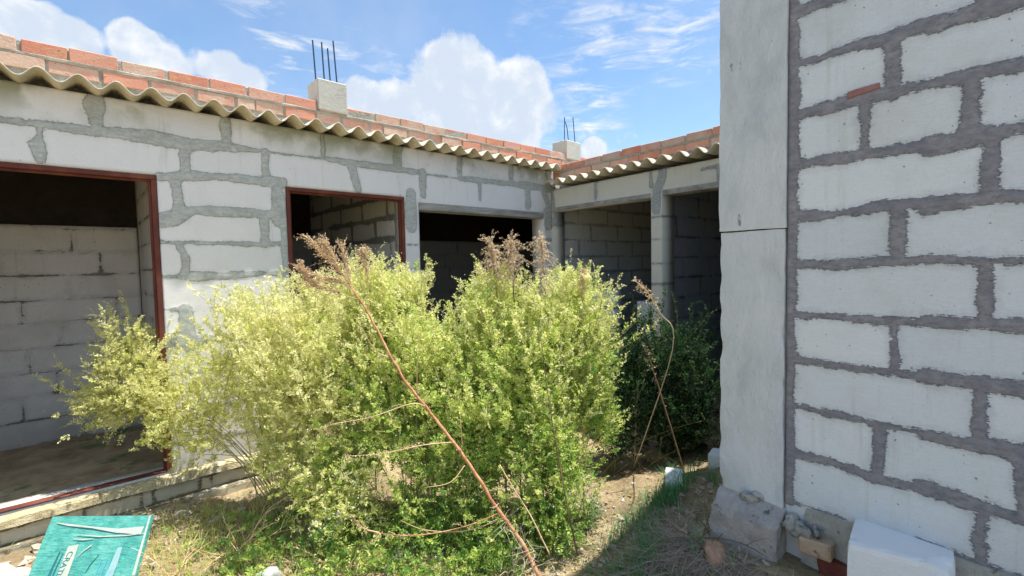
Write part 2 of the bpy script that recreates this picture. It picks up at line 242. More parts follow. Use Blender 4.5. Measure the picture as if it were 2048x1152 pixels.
def wall(name, parent, o, sd_, nd, th, s0, s1, z0, z1, lines, m, holes=(), res=.02, seed=0, wob=0.002, slope=None):
    """wall slab: front face passes through o, runs along sd_, nd points out of the front"""
    o, sd_, nd = np.array(o, float), np.array(sd_, float), np.array(nd, float)
    def coords(a, b, extra):
        c = list(np.linspace(a, b, max(2, int(round((b - a) / res)) + 1)))
        for e in extra:
            if a + 1e-4 < e < b - 1e-4:
                i = int(np.argmin(np.abs(np.array(c) - e)))
                if 0 < i < len(c) - 1: c[i] = e
                else: c.append(e)
        return np.array(sorted(set(c)))
    sc = coords(s0, s1, [e for h in holes for e in h[:2]]); zc = coords(z0, z1, [e for h in holes for e in h[2:]])
    S, Z = np.meshgrid(sc, zc, indexing='ij'); ns, nz = S.shape
    W = (fbm(S * 9, Z * 9, seed) - .47) * .022 + (fbm(S * 24, Z * 24, seed + 2) - .47) * .020
    md = seg_dist(S, Z, lines) + W
    disp = smst(-md, -.004, .006) * .0035 + (fbm(S * 3, Z * 3, seed + 5) - .47) * wob * 2
    # block ids by flood fill
    ids = np.full(S.shape, -1); nid = 0; tint = np.full(S.shape, .5); free = md > .0
    g = np.random.default_rng(seed + 11)
    for i in range(0, ns):
        for j in range(0, nz):
            if free[i, j] and ids[i, j] < 0:
                st = [(i, j)]; ids[i, j] = nid; tv = g.uniform(0, 1)
                while st:
                    a, b = st.pop(); tint[a, b] = tv
                    for c, d in ((a + 1, b), (a - 1, b), (a, b + 1), (a, b - 1)):
                        if 0 <= c < ns and 0 <= d < nz and free[c, d] and ids[c, d] < 0: ids[c, d] = nid; st.append((c, d))
                nid += 1
    keep = np.ones((ns - 1, nz - 1), bool)
    cs = (sc[:-1] + sc[1:]) / 2; cz = (zc[:-1] + zc[1:]) / 2
    for a, b, c, d in holes: keep &= ~((cs[:, None] > a) & (cs[:, None] < b) & (cz[None] > c) & (cz[None] < d))
    P = o + sd_ * S[..., None] + np.array([0, 0, 1.]) * Z[..., None]
    Fr = P + nd * disp[..., None]; Bk = P - nd * th
    V = np.concatenate([Fr.reshape(-1, 3), Bk.reshape(-1, 3)]); N = ns * nz
    I, J = np.nonzero(keep); a = I * nz + J; b = (I + 1) * nz + J; c = (I + 1) * nz + J + 1; d = I * nz + J + 1
    F = [np.stack([a, b, c, d], 1), np.stack([a + N, d + N, c + N, b + N], 1)]
    kp = np.pad(keep, 1)
    for di, dj, (p, q) in ((-1, 0, ((0, 0), (0, 1))), (1, 0, ((1, 1), (1, 0))), (0, -1, ((1, 0), (0, 0))), (0, 1, ((0, 1), (1, 1)))):
        I, J = np.nonzero(keep & ~kp[1 + di:kp.shape[0] - 1 + di, 1 + dj:kp.shape[1] - 1 + dj])
        u = (I + p[0]) * nz + J + p[1]; v_ = (I + q[0]) * nz + J + q[1]
        F.append(np.stack([u, v_, v_ + N, u + N], 1))
    me = mesh_np(name, V, F, {'md': np.tile(md.ravel(), 2), 'tint': np.tile(tint.ravel(), 2)})
    me.update()
    # make the front face outwards
    return put(name, me, m, parent)

# ---------------------------------------------------------------- materials
def block_material(name, blk, blk2, mor, mor2, edge=.004, dirt=(.3, .26, .2), dirtamt=.25, zdirt=.35, green=0.):
    m, t, b = mat(name, .92, .2); co = t.obj(); md = t.attr('md')
    streak = t.noise(t.scale(co, (5, 5, 45)), 6, 5, .7)
    fine = t.noise(co, 75, 4, .65)
    e = t.math('ADD', md, t.math('ADD', t.math('MULTIPLY', t.math('SUBTRACT', streak, .5), .042), t.math('MULTIPLY', t.math('SUBTRACT', fine, .5), .024)))
    f = t.sm(e, -edge * .5, edge)
    smear = t.sm(t.math('ADD', t.math('MULTIPLY', e, 14), t.noise(co, 14, 6, .65)), .95, .5)     # thin cement wipes on the block faces
    tint = t.attr('tint')
    bc = t.mix(tint, blk, blk2)
    bc = t.mix(t.math('MULTIPLY', t.sm(t.noise(co, 3.2, 5, .6), .42, .75), dirtamt), bc, dirt)
    bc = t.mix(t.sm(t.noise(t.scale(co, (1, 1, 7)), 26, 3, .5), .35, .9, 0, .16), bc, (.9, .9, .88))
    bc = t.mix(t.sm(t.noise(co, 130, 3, .6), .50, .74, 0, .20), bc, tuple(c * .55 for c in blk))
    drip = t.math('MULTIPLY', t.sm(t.noise(t.scale(co, (14, 14, 1.1)), 1.6, 5, .65), .54, .72), t.sm(t.noise(co, 1.3, 3, .5), .40, .62))
    bc = t.mix(t.math('MULTIPLY', drip, .30), bc, (.36, .34, .27))
    pits = t.sm(t.noise(co, 60, 1, .4), .76, .80)
    bc = t.mix(t.math('MULTIPLY', pits, .6), bc, (.12, .11, .1))
    bc = t.mix(t.math('MULTIPLY', smear, .22), bc, mor)
    mc = t.mix(t.sm(t.noise(co, 7, 6, .7), .35, .68), mor, mor2)
    mc = t.mix(t.sm(t.noise(t.scale(co, (1, 1, 2.2)), 26, 6, .75), .36, .68, 0, .75), mc, tuple(c * .6 for c in mor))
    mc = t.mix(t.sm(t.noise(co, 18, 5, .7), .60, .70, 0, .5), mc, tuple(min(.7, c * 1.5) for c in mor))
    rim = t.math('MULTIPLY', t.math('SUBTRACT', 1., t.math('ABSOLUTE', t.math('SUBTRACT', t.sm(e, -.006, .006, -1, 1), .0))), .16, clamp=True)
    col = t.mix(f, mc, bc)
    col = t.mix(rim, col, tuple(c * .5 for c in mor))
    z = t.new('ShaderNodeSeparateXYZ'); t.put(z.inputs[0], co)
    zz = t.math('ADD', z.outputs[2], t.math('MULTIPLY', t.math('SUBTRACT', t.noise(co, 4, 5, .6), .5), .5))
    lo = t.math('MULTIPLY', t.sm(zz, zdirt + .35, zdirt - .1), .45)
    col = t.mix(lo, col, (.27, .22, .16))
    if green: col = t.mix(t.math('MULTIPLY', t.math('MULTIPLY', t.sm(z.outputs[2], 2.45, 2.72), t.sm(t.noise(co, 2.3, 4, .6), .42, .62)), green), col, (.20, .22, .10))
    t.link(col, b.inputs['Base Color'])
    h = t.math('ADD', t.math('MULTIPLY', t.math('SUBTRACT', 1., f), .6), t.math('ADD', t.math('MULTIPLY', t.noise(co, 45, 5, .7), t.math('SUBTRACT', .75, t.math('MULTIPLY', f, .55))), t.math('MULTIPLY', t.noise(t.scale(co, (1, 1, 6)), 40, 3, .5), .12)))
    h = t.math('SUBTRACT', h, t.math('MULTIPLY', pits, .3))
    t.link(t.bump(h, .005, .9), b.inputs['Normal'])
    return m
M = {}
M['near'] = block_material('near_blocks', (.54, .59, .63), (.64, .68, .71), (.225, .225, .255), (.29, .285, .30), dirtamt=.22, zdirt=.3)
M['left'] = block_material('left_blocks', (.70, .69, .68), (.76, .745, .73), (.48, .495, .46), (.55, .56, .52), dirtamt=.10, zdirt=.2, green=.75)
M['back'] = block_material('back_blocks', (.58, .58, .56), (.68, .65, .54), (.38, .40, .40), (.46, .47, .46), dirtamt=.2, zdirt=.6)
M['plinth'] = block_material('plinth_blocks', (.44, .38, .25), (.56, .51, .38), (.20, .17, .10), (.27, .23, .15), dirt=(.24, .20, .11), dirtamt=.6, zdirt=-.2)
M['shade_room'] = block_material('shade_darkened_blocks', (.21, .23, .27), (.27, .29, .32), (.09, .10, .12), (.13, .14, .16), dirtamt=.3, zdirt=.5)  # same pale blocks, darkened so the colour carries the rooms' shade
M['room'] = block_material('room_blocks', (.52, .52, .50), (.60, .58, .55), (.20, .20, .19), (.27, .26, .24), dirtamt=.3, zdirt=.3)

def simple(name, cols, scale=6, rough=.9, bump=.004, bscale=40, spots=None, tintmix=None, spec=.25, stretch=(1, 1, 1)):
    m, t, b = mat(name, rough, spec); co = t.scale(t.obj(), stretch)
    n = t.noise(co, scale, 6, .65, .3)
    k = len(cols); col = t.ramp(n, [(.3 + .4 * i / max(1, k - 1), c) for i, c in enumerate(cols)])
    if tintmix: col = t.mix(t.attr('tint'), col, tintmix, 'MULTIPLY')
    if spots: col = t.mix(t.sm(t.noise(co, spots[1], 5, .7), spots[2], spots[2] + .08), col, spots[0])
    t.link(col, b.inputs['Base Color'])
    if bump: t.link(t.bump(t.noise(co, bscale, 6, .7), bump * 2.5, .9), b.inputs['Normal'])
    return m
M['concrete'] = simple('pier_concrete', [(.42, .45, .48), (.56, .59, .61), (.64, .66, .68)], 4.2, .93, .006, 30, ((.22, .24, .25), 14, .66), stretch=(1, 1, .5))
M['rubble'] = simple('rough_concrete', [(.28, .28, .26), (.40, .39, .35), (.5, .48, .43)], 9, .95, .012, 22, ((.13, .13, .12), 16, .6))
M['plinthstone'] = simple('plinth_stone', [(.34, .28, .16), (.50, .42, .25), (.58, .52, .36)], 11, .95, .010, 30, ((.16, .14, .08), 20, .6))
M['stub'] = simple('stub_concrete', [(.44, .42, .36), (.54, .51, .44)], 5, .9, .002)
M['rust'] = simple('rusty_red_steel', [(.075, .022, .018), (.14, .040, .028), (.20, .07, .038)], 7, .7, .001, 60, ((.35, .33, .28), 24, .73), stretch=(1, 1, .4))
M['rebar'] = simple('blue_black_rebar', [(.02, .04, .09), (.05, .09, .16)], 20, .55, .0008, 200)
M['lintel'] = simple('peeling_lintel', [(.20, .19, .18), (.34, .33, .31), (.46, .45, .43)], 9, .9, .004, 40, ((.62, .61, .6), 12, .62), stretch=(.4, 1, 2))
M['darkbrick'] = simple('near_black_brick', [(.018, .015, .014), (.04, .03, .026)], 6, .95, .01, 20)  # near-black brown brick for the upper part of the back walls
M['floor'] = simple('room_floor', [(.26, .18, .11), (.42, .31, .19), (.50, .40, .26)], 5, .95, .008, 14, ((.16, .20, .08), 3, .52))
M['straw'] = simple('dry_stalk', [(.46, .28, .14), (.62, .42, .23), (.70, .54, .33)], 8, .8, .001, 80)
M['redstalk'] = simple('reddish_stalk', [(.30, .10, .06), (.52, .24, .12), (.66, .42, .22)], 14, .75, .004, 90, ((.20, .08, .05), 30, .62))
M['darkstalk'] = simple('dark_stalk', [(.09, .06, .035), (.18, .12, .06)], 8, .85, .001, 80)
M['greystalk'] = simple('grey_dry_stalk', [(.40, .33, .25), (.60, .50, .38)], 8, .85, .001, 80)
M['greenstem'] = simple('green_stem', [(.20, .20, .07), (.40, .36, .16)], 8, .8, .001, 80)

m, t, b = mat('fibre_cement', .85, .25); co = t.obj()
col = t.ramp(t.noise(co, 5, 6, .65), [(.3, (.44, .39, .29)), (.5, (.56, .51, .40)), (.7, (.66, .61, .50))])
col = t.mix(t.sm(t.noise(co, 26, 4, .6), .5, .75, 0, .5), col, (.36, .32, .24))
t.link(col, b.inputs[0]); t.link(t.bump(t.noise(co, 90, 4, .7), .003, .7), b.inputs['Normal']); M['sheet'] = m

m, t, b = mat('brick', .9, .2); co = t.obj(); ti = t.attr('tint')
n = t.noise(co, 9, 5, .6)
col = t.ramp(ti, [(0, (.58, .22, .14)), (.35, (.63, .28, .19)), (.65, (.65, .33, .23)), (.88, (.63, .37, .27)), (1, (.57, .42, .31))])
col = t.mix(t.sm(n, .45, .7, 0, .75), col, t.mix(ti, (.66, .36, .20), (.58, .24, .17)))
col = t.mix(t.sm(t.noise(co, 30, 5, .7), .52, .7, 0, .55), col, (.40, .33, .26))
col = t.mix(t.sm(t.noise(co, 70, 2, .5), .66, .72, 0, .7), col, (.15, .07, .05))
t.link(col, b.inputs[0]); t.link(t.bump(t.noise(co, 60, 5, .7), .006, .9), b.inputs['Normal']); M['brick'] = m
M['brickm'] = simple('brick_mortar', [(.27, .25, .20), (.40, .37, .30), (.47, .45, .38)], 12, .95, .01, 40)

def leafmat(name, stops, trans=.52, bright=1.):
    m = bpy.data.materials.new(name); m.use_nodes = True; t = NT(m.node_tree); t.n.remove(t.n['Principled BSDF'])
    out = t.n['Material Output']; c = t.ramp(t.attr('tint'), stops)
    d = t.new('ShaderNodeBsdfPrincipled'); t.put(d.inputs['Base Color'], c); d.inputs['Roughness'].default_value = .6; d.inputs['Specular IOR Level'].default_value = .25
    tr = t.new('ShaderNodeBsdfTranslucent'); t.put(tr.inputs[0], t.mix(.5, c, (.42, .5, .08), 'MULTIPLY') if False else c)
    mx = t.new('ShaderNodeMixShader'); mx.inputs[0].default_value = trans
    t.link(d.outputs[0], mx.inputs[1]); t.link(tr.outputs[0], mx.inputs[2]); t.link(mx.outputs[0], out.inputs[0])
    return m
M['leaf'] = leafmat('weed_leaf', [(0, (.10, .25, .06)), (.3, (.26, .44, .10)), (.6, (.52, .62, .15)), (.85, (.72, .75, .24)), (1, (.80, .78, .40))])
M['leafy'] = leafmat('yellow_leaf', [(0, (.34, .42, .10)), (.5, (.64, .66, .20)), (1, (.80, .78, .38))])
M['leafd'] = leafmat('shade_darkened_leaf', [(0, (.015, .035, .018)), (.6, (.035, .08, .03)), (1, (.06, .14, .04))])  # weed leaf darkened, the recess's shade put into its colour
M['grass'] = leafmat('grass_blade', [(0, (.06, .22, .09)), (.6, (.13, .36, .13)), (1, (.26, .42, .14))])
M['flower'] = leafmat('white_flower', [(0, (.6, .62, .5)), (1, (.85, .85, .78))], .25)
M['plume'] = leafmat('dry_plume', [(0, (.46, .32, .18)), (.5, (.68, .52, .33)), (1, (.78, .66, .48))], .25)
M['straws'] = leafmat('dry_straw', [(0, (.20, .16, .13)), (.5, (.36, .29, .24)), (1, (.55, .47, .38))], .15)
M['dryleaf'] = leafmat('dry_litter', [(0, (.14, .09, .04)), (.5, (.34, .24, .10)), (1, (.50, .42, .20))], .2)
# ---------------------------------------------------------------- ground
def gh(x, y):
    x = np.asarray(x, float); y = np.asarray(y, float)
    h = (fbm(x * 2.3, y * 2.3, 3) - .47) * .09 + (fbm(x * 9, y * 9, 9, 3) - .44) * .035
    near = (np.abs(x) < 8) & (np.abs(y) < 8)
    h = h * near
    h = h + .25 * smst(x, 1.5, 2.25) * smst(y, 1.75, 1.1) * smst(x, 8, 6)
    h = h + .10 * np.exp(-((x - 2.66) ** 2 / .10 + (y - 1.48) ** 2 / .035))
    h = h + .10 * smst(x, 2.2, 2.8) * smst(y, 2.3, 1.5) * smst(x, 8, 6)
    h = h - .03 * smst(y, 3.35, 3.95) * smst(x, -6, -3) * smst(x, 8, 6)
    h = h + .05 * np.exp(-((x - .2) ** 2 + (y - 3.7) ** 2) / .1)
    return h - .16 * smst(y, 4.12, 4.25) * (x < 9) - .3 * (np.hypot(x, y) > 12) * 0
def axis(lo, hi, st, far):
    a = list(np.arange(lo, hi, st)); g = st; x = hi
    while x < far: a.append(x); g *= 1.35; x += g
    g = st; x = lo
    while x > -far: x -= g; a.append(x); g *= 1.35
    return np.array(sorted(a))
gx = axis(-1.2, 4.3, .03, 120); gy = axis(.2, 4.3, .03, 120)
GX, GY = np.meshgrid(gx, gy, indexing='ij'); GZ_ = gh(GX, GY)
a = (np.arange(len(gx) - 1)[:, None] * len(gy) + np.arange(len(gy) - 1)[None]).ravel()
me = mesh_np('ground', np.stack([GX, GY, GZ_], -1).reshape(-1, 3), [np.stack([a, a + len(gy), a + len(gy) + 1, a + 1], 1)], smooth=True)
m, t, b = mat('dirt', .97, .1); co = t.obj()
col = t.ramp(t.noise(co, 3, 8, .7, .4), [(.3, (.20, .145, .085)), (.5, (.36, .27, .16)), (.68, (.50, .40, .24))])
col = t.mix(t.sm(t.noise(co, 2.1, 6, .65), .48, .62, 0, .7), col, (.56, .46, .25))
col = t.mix(t.sm(t.noise(co, 4.5, 6, .7), .52, .64, 0, .55), col, (.09, .13, .05))
vo = t.new('ShaderNodeTexVoronoi'); t.put(vo.inputs['Vector'], co); vo.inputs['Scale'].default_value = 38
col = t.mix(t.sm(t.math('ADD', vo.outputs[0], t.noise(co, 6, 3)), .62, .45, 0, .5), col, (.45, .40, .32))
t.link(col, b.inputs[0])
t.link(t.bump(t.math('ADD', t.noise(co, 28, 8, .75), t.math('MULTIPLY', vo.outputs[0], .35)), .03, 1.), b.inputs['Normal'])
tag(put('ground', me, m), kind='structure')

# ---------------------------------------------------------------- corrugated sheet and brick courses
def corrugated(name, parent, o, sdir, ndir, s0, s1, ph, depth, ze, slope, A=.033, th=.007):
    o, sdir, ndir = (np.array(q, float) for q in (o, sdir, ndir))
    S = np.arange(s0, s1, .177 / 14); D_ = np.array([0, .1, .25, .6, 1.5, depth])
    z = ze - A + A * np.cos(2 * np.pi * (S - ph) / .177)
    edge = (fbm(S * 3, S * 0, 4) - .47) * .02
    V = []
    for k in (0, 1):
        for d in D_:
            dd = d + (edge if d == 0 else 0)
            P = o + sdir * S[:, None] - ndir * np.reshape(dd * np.ones_like(S), (-1, 1)); P[:, 2] = z + slope * d - k * th + (fbm(S * .8, S * 0 + d, 8) - .47) * .020
            V.append(P)
    V = np.concatenate(V); n = len(S); nd_ = len(D_); F = []
    i = np.arange(n - 1)
    for k in (0, 1):
        for j in range(nd_ - 1):
            a = (k * nd_ + j) * n + i; b = (k * nd_ + j + 1) * n + i
            F.append(np.stack([a, a + 1, b + 1, b], 1) if k else np.stack([a, b, b + 1, a + 1], 1))
    a = i; b = nd_ * n + i; F.append(np.stack([a, a + 1, b + 1, b], 1))
    a = (nd_ - 1) * n + i; b = (2 * nd_ - 1) * n + i; F.append(np.stack([a, b, b + 1, a + 1], 1))
    for q in (0, n - 1):
        j = np.arange(nd_ - 1); F.append(np.stack([j * n + q, (j + 1) * n + q, (nd_ + j + 1) * n + q, (nd_ + j) * n + q], 1))
    return put(name, mesh_np(name, V, F, smooth=True), M['sheet'], parent)
def parapet(parent, o, sdir, ndir, s0, s1, z0, z1, th, seed, courses=2, skip=None, mor=None):
    g = np.random.default_rng(seed); mb = MB(); mo = MB(); h = (z1 - z0) / courses; o = np.array(o, float); nd = np.array(ndir, float)
    for c in range(courses):
        s = s0 - g.uniform(0, .2)
        while s < s1:
            L = g.choice([.235, .25, .24, .12, .20], p=[.4, .25, .2, .07, .08]); a = max(s, s0); b = min(s + L, s1)
            if b - a > .03:
                tl = g.normal(0, .006); zb = z0 + c * h + .007; zt = z0 + (c + 1) * h - (.002 if c == courses - 1 else .006)
                pr = g.uniform(-.006, .006)
                aa = np.array(sdir) + np.array([0, 0, tl * .5])
                mb.box(o + nd * pr, aa, nd, Z_, (a, -th + .004, zb + g.normal(0, .002) - a * tl * .5), (b, 0, zt + g.normal(0, .003) - a * tl * .5), g.uniform(0, 1) if g.random() > .25 else .97, .0015, .004)
            s += L + g.uniform(.006, .022)
    # mortar body, slightly set back, with squeezed-out lumps
    mo.box(o, sdir, nd, Z_, (s0, -th + .01, z0 - .03), (s1, -.006, z1 - .012), .5)
    for c in range(courses):
        zc = z0 + c * h
        S = np.arange(s0, s1, .03); up = .010 + .016 * fbm(S * 5, S * 0 + c, seed + 2); dn = .006 + .012 * fbm(S * 5, S * 0 + c, seed + 3)
        V = []
        for k, q in enumerate(S):
            p = o + np.array(sdir) * q
            for zz, nn2 in ((zc - dn[k], -.008), (zc - dn[k] * .4, .003 + .004 * vnoise(q * 9, 1., seed)), (zc + up[k] * .5, .004 + .005 * vnoise(q * 11, 2., seed)), (zc + up[k], -.008)):
                V.append(p + nd * nn2 + np.array([0, 0, zz]))
        F = [(4 * k + j, 4 * k + 4 + j, 4 * k + 5 + j, 4 * k + 1 + j) for k in range(len(S) - 1) for j in range(3)]
        if c: mo.add(V, F)
    b = mb.put('brick_parapet', M['brick'], parent); mo.put('parapet_mortar', M['brickm'], b).location = (0, 0, 0)
    return b
def stub(parent, x0, x1, y0, y1, z0, z1, rods, skew=0):
    mb = MB(); mb.box((0, 0, 0), X_, Y_, Z_, (x0, y0, z0), (x1, y1, z1), .5, .003, .008)
    o = mb.put('column_stub', M['stub'], parent)
    for pts in rods:
        r = MB(); P = []
        for (p, q) in zip(pts[:-1], pts[1:]):
            for u in np.linspace(0, 1, 12)[:-1]: P.append(np.array(p) * (1 - u) + np.array(q) * u)
        P.append(np.array(pts[-1])); r.tube(P, .0062, .0062, 6)
        r.put('rebar', M['rebar'], o).location = (0, 0, 0)
    return o

# ================================================================= left building
YL = 4.101
LB0 = empty('block_building', (0, YL, 0), 'pale block building on the left with two red framed doorways and a brick roof edge', 'building')
extra = layout(4.6, 8.2, .2, 2.9, .012, 5)
xl = layout(-3.2, -.95, .2, 2.9, .012, 6)
wall('front_wall', LB0, (0, YL, 0), X_, (0, -1, 0), .20, -3.2, 8.0, -.25, 2.73, LB + LV + extra + xl, M['left'],
     holes=[(-1.05, .445, .185, 2.257), (1.28, 2.352, .20, 2.257), (2.507, 4.252, .20, 2.215)], res=.018, seed=2)
# rooms behind
RL = empty  # (keeps names short)
mb = MB(); mb.box((0, 0, 0), X_, Y_, Z_, (-3.2, YL + .205, .02), (8.0, 7.0, .172)); mb.put('room_floor', M['floor'], LB0)
wall('room_wall', LB0, (0, 5.61, 0), X_, (0, -1, 0), .2, -3.1, .44, .05, 2.0, layout(-3, .5, .18, 2.0, .0035, 8, .6, .2), M['room'], res=.03, seed=3)
mb = MB(); mb.box((0, 0, 0), X_, Y_, Z_, (-3.1, 5.63, 2.003), (.44, 5.8, 2.95)); mb.put('upper_brickwork', M['darkbrick'], LB0)
wall('partition_wall', LB0, (.447, 0, 0), (0, 1, 0), (-1, 0, 0), .18, YL + .203, 6.6, .05, 2.9, layout(4.2, 6.7, .18, 2.9, .005, 12, .6, .205), M['room'], res=.03, seed=4)
wall('partition_wall', LB0, (2.362, 0, 0), (0, 1, 0), (-1, 0, 0), .14, YL + .203, 6.6, .05, 2.9, layout(4.1, 6.7, .18, 2.9, .02, 14, .6, .212), M['room'], res=.025, seed=5)
wall('room_wall', LB0, (0, 6.6, 0), X_, (0, -1, 0), .2, .63, 8.0, .05, 2.0, layout(.5, 8, .18, 2.0, .004, 18, .6, .2), M['shade_room'], res=.04, seed=6)
mb = MB(); mb.box((0, 0, 0), X_, Y_, Z_, (.63, 6.62, 2.003), (8.0, 6.8, 3.2)); mb.put('upper_brickwork', M['darkbrick'], LB0)
mb = MB(); mb.box((0, 0, 0), X_, Y_, Z_, (-3.35, YL + .01, -.2), (-3.203, 6.9, 2.9)); mb.put('end_wall', M['rubble'], LB0)
mb = MB(); mb.box((0, 0, 0), X_, Y_, Z_, (8.003, YL + .01, -.2), (8.15, 6.9, 2.9)); mb.put('end_wall', M['rubble'], LB0)
mb = MB(); mb.box((0, 0, 0), X_, Y_, Z_, (4.30, YL + .14, 2.84), (8.15, 6.95, 2.90)); mb.put('roof_slab', M['rubble'], LB0)
# steel door frames
def frame(x0, x1, z0, z1, y, w_, bottom=True):
    g = MB(); d = .055
    prof = lambda a, b, c, d2: g.box((0, 0, 0), X_, Y_, Z_, (a, y - .006, b), (c, y + d, d2), .5, .0008, .003)
    n = 14
    zs = np.linspace(z0, z1, n)
    for xa, xb in ((x0, x0 + w_), (x1 - w_, x1)): g.box((0, 0, 0), X_, Y_, Z_, (xa, y - .006, z0), (xb, y + d, z1 - w_ - .001), .5, .0, .003)
    g.box((0, 0, 0), X_, Y_, Z_, (x0, y - .007, z1 - w_), (x1, y + d, z1), .5, 0, .003)
    # rebate
    for xa, xb in ((x0 + w_ + .0005, x0 + w_ + .014), (x1 - w_ - .014, x1 - w_ - .0005)): g.box((0, 0, 0), X_, Y_, Z_, (xa, y + .022, z0), (xb, y + d - .002, z1 - w_ - .015), .5, 0, .001)
    g.box((0, 0, 0), X_, Y_, Z_, (x0 + w_ + .001, y + .022, z1 - w_ - .014), (x1 - w_ - .001, y + d - .002, z1 - w_ - .001), .5, 0, .001)
    o = g.put('door_frame', M['rust'], LB0)
    if bottom:
        s = MB(); s.box((0, 0, 0), X_, Y_, Z_, (x0 + w_ + .002, y - .004, z0 + .001), (x1 - w_ - .002, y + d, z0 + .010), .5, 0, .003); s.put('frame_sill', M['rust'], o).location = (0, 0, 0)
    return o
frame(-1.045, .441, .190, 2.254, YL, .030)
frame(1.284, 2.349, .205, 2.254, YL, .027)
mb = MB(); mb.box((0, 0, 0), X_, Y_, Z_, (2.51, YL - .006, 2.150), (4.250, YL + .18, 2.213), .5, .001, .004); mb.put('lintel_beam', M['lintel'], LB0)
# threshold and plinth of rough stones
xs = np.arange(-2.2, 4.2, .02); j = .03 * fbm(xs * 6, xs * 0, 3) + .012 * fbm(xs * 30, xs * 0, 4); k = .016 * fbm(xs * 7, xs * 0 + 3, 5) + .006 * fbm(xs * 33, xs * 0, 6)
V = []
for x, jj, kk in zip(xs, j, k): V += [(x, YL - .0035, .10), (x, YL - .0035, .170 + kk * .4), (x, YL - .030 - jj * .3, .168 + kk * .6), (x, YL - .052 - jj, .152 + kk), (x, YL - .060 - jj * 1.2, .121)]
F = [(5 * i + q, 5 * i + 5 + q, 5 * i + 6 + q, 5 * i + 1 + q) for i in range(len(xs) - 1) for q in range(4)]
me = bpy.data.meshes.new('threshold'); me.from_pydata(V, [], F); put('threshold', me, M['plinthstone'], LB0)
wall('stone_plinth', LB0, (0, YL - .062, 0), X_, (0, -1, 0), .058, -2.2, 4.0, -.12, .118, layout(-2.3, 4.1, .012, .2, .007, 31, .36, .105) + layout(-2.3, 4.1, -.1, -.05, .007, 32, .36, .105), M['plinth'], res=.014, seed=33, wob=.016)
wall('stone_plinth', LB0, (0, YL - .112, 0), X_, (0, -1, 0), .048, -2.2, 4.0, -.14, .012, layout(-2.4, 4.1, -.095, .0, .008, 35, .42, .11), M['plinth'], res=.014, seed=36, wob=.02)
corrugated('roof_sheet', LB0, (0, 3.931, 0), X_, (0, -1, 0), -3.4, 4.42, -.1041, 3.1, 2.794, .04)
parapet(LB0, (0, YL + .02, 0), X_, (0, -1, 0), -3.3, 7.9, 2.820, 2.997, .11, 31)
stub(LB0, 1.575, 1.825, YL + .005, YL + .24, 2.93, 3.19,
     [[(1.600, 4.2, 3.1), (1.58, 4.2, 3.525)], [(1.672, 4.2, 3.1), (1.656, 4.2, 3.53)], [(1.725, 4.2, 3.1), (1.706, 4.2, 3.492)], [(1.785, 4.2, 3.1), (1.757, 4.2, 3.57)]])
stub(LB0, 4.70, 4.99, YL + .01, YL + .26, 2.93, 3.17,
     [[(4.745, 4.18, 3.1), (4.745, 4.18, 3.35), (4.74, 4.17, 3.47)], [(4.83, 4.18, 3.1), (4.80, 4.18, 3.33), (4.765, 4.18, 3.42)], [(4.96, 4.18, 3.1), (4.915, 4.18, 3.50)]])

# ================================================================= back wing
NB_ = np.array([.997876, -.065141, 0]); TB = np.array([.065141, .997876, 0]); XB = 4.1157; OB = NB_ * XB
BW0 = empty('block_outbuilding', tuple(OB + TB * 2.9), 'lower block outbuilding across the back with open bays, slim posts and a wavy roof edge', 'building')
wall('front_wall', BW0, OB, TB, -NB_, .20, -1.5, 4.375, -.1, 2.50, BB + BV + layout(-1.5, 2.0, .1, 2.6, .012, 7), M['back'],
     holes=[(2.927, 4.355, .0, 2.236), (1.30, 2.796, .0, 2.25)], res=.02, seed=12)
mb = MB()
mb.box(OB, TB, -NB_, Z_, (2.93, -.15, 2.236), (4.352, .006, 2.283), .5, .001, .004)
mb.box(OB, TB, -NB_, Z_, (1.25, -.15, 2.245), (2.793, .006, 2.296), .5, .001, .004)
mb.put('lintel_beam', M['lintel'], BW0)
# low infill walls of the first bay, broken edges
wall('infill_wall', BW0, OB - NB_ * -.02, TB, -NB_, .14, 3.42, 4.35, 0, 1.31, layout(3.3, 4.5, .04, 1.3, .012, 9), M['near'], res=.03, seed=13)
wall('infill_wall', BW0, OB - NB_ * -.02, TB, -NB_, .14, 2.93, 3.12, 0, 1.19, layout(2.8, 3.2, .14, 1.3, .012, 10), M['near'], res=.03, seed=14)
wall('partition_wall', BW0, (0, 2.53, 0), X_, (0, -1, 0), .12, 4.50, 7.6, -.1, 2.6, layout(4.1, 7.6, .18, 2.8, .005, 22, .62, .208), M['shade_room'], res=.03, seed=15)
mb = MB(); mb.box((0, 0, 0), X_, Y_, Z_, (7.6, -1.5, -.1), (7.8, 4.09, 3.0)); mb.put('rear_wall', M['shade_room'], BW0)
mb = MB(); mb.box((0, 0, 0), X_, Y_, Z_, (4.4, -1.7, -.1), (7.8, -1.51, 3.0)); mb.put('rear_wall', M['shade_room'], BW0)
mb = MB(); mb.box((0, 0, 0), X_, Y_, Z_, (4.45, -1.5, -.1), (7.59, 4.08, .06)); mb.put('room_floor', M['floor'], BW0)
mb = MB(); mb.box((0, 0, 0), X_, Y_, Z_, (4.62, 3.3, 2.795), (8.1, YL - .003, 2.825)); mb.put('roof_slab', M['rubble'], BW0)
corrugated('roof_sheet', BW0, NB_ * 3.976, TB, -NB_, -1.6, 4.345, 4.2998, 3.8, 2.607, .04)
parapet(BW0, OB - NB_ * -.02, TB, -NB_, -1.5, 4.365, 2.618, 2.785, .11, 41)

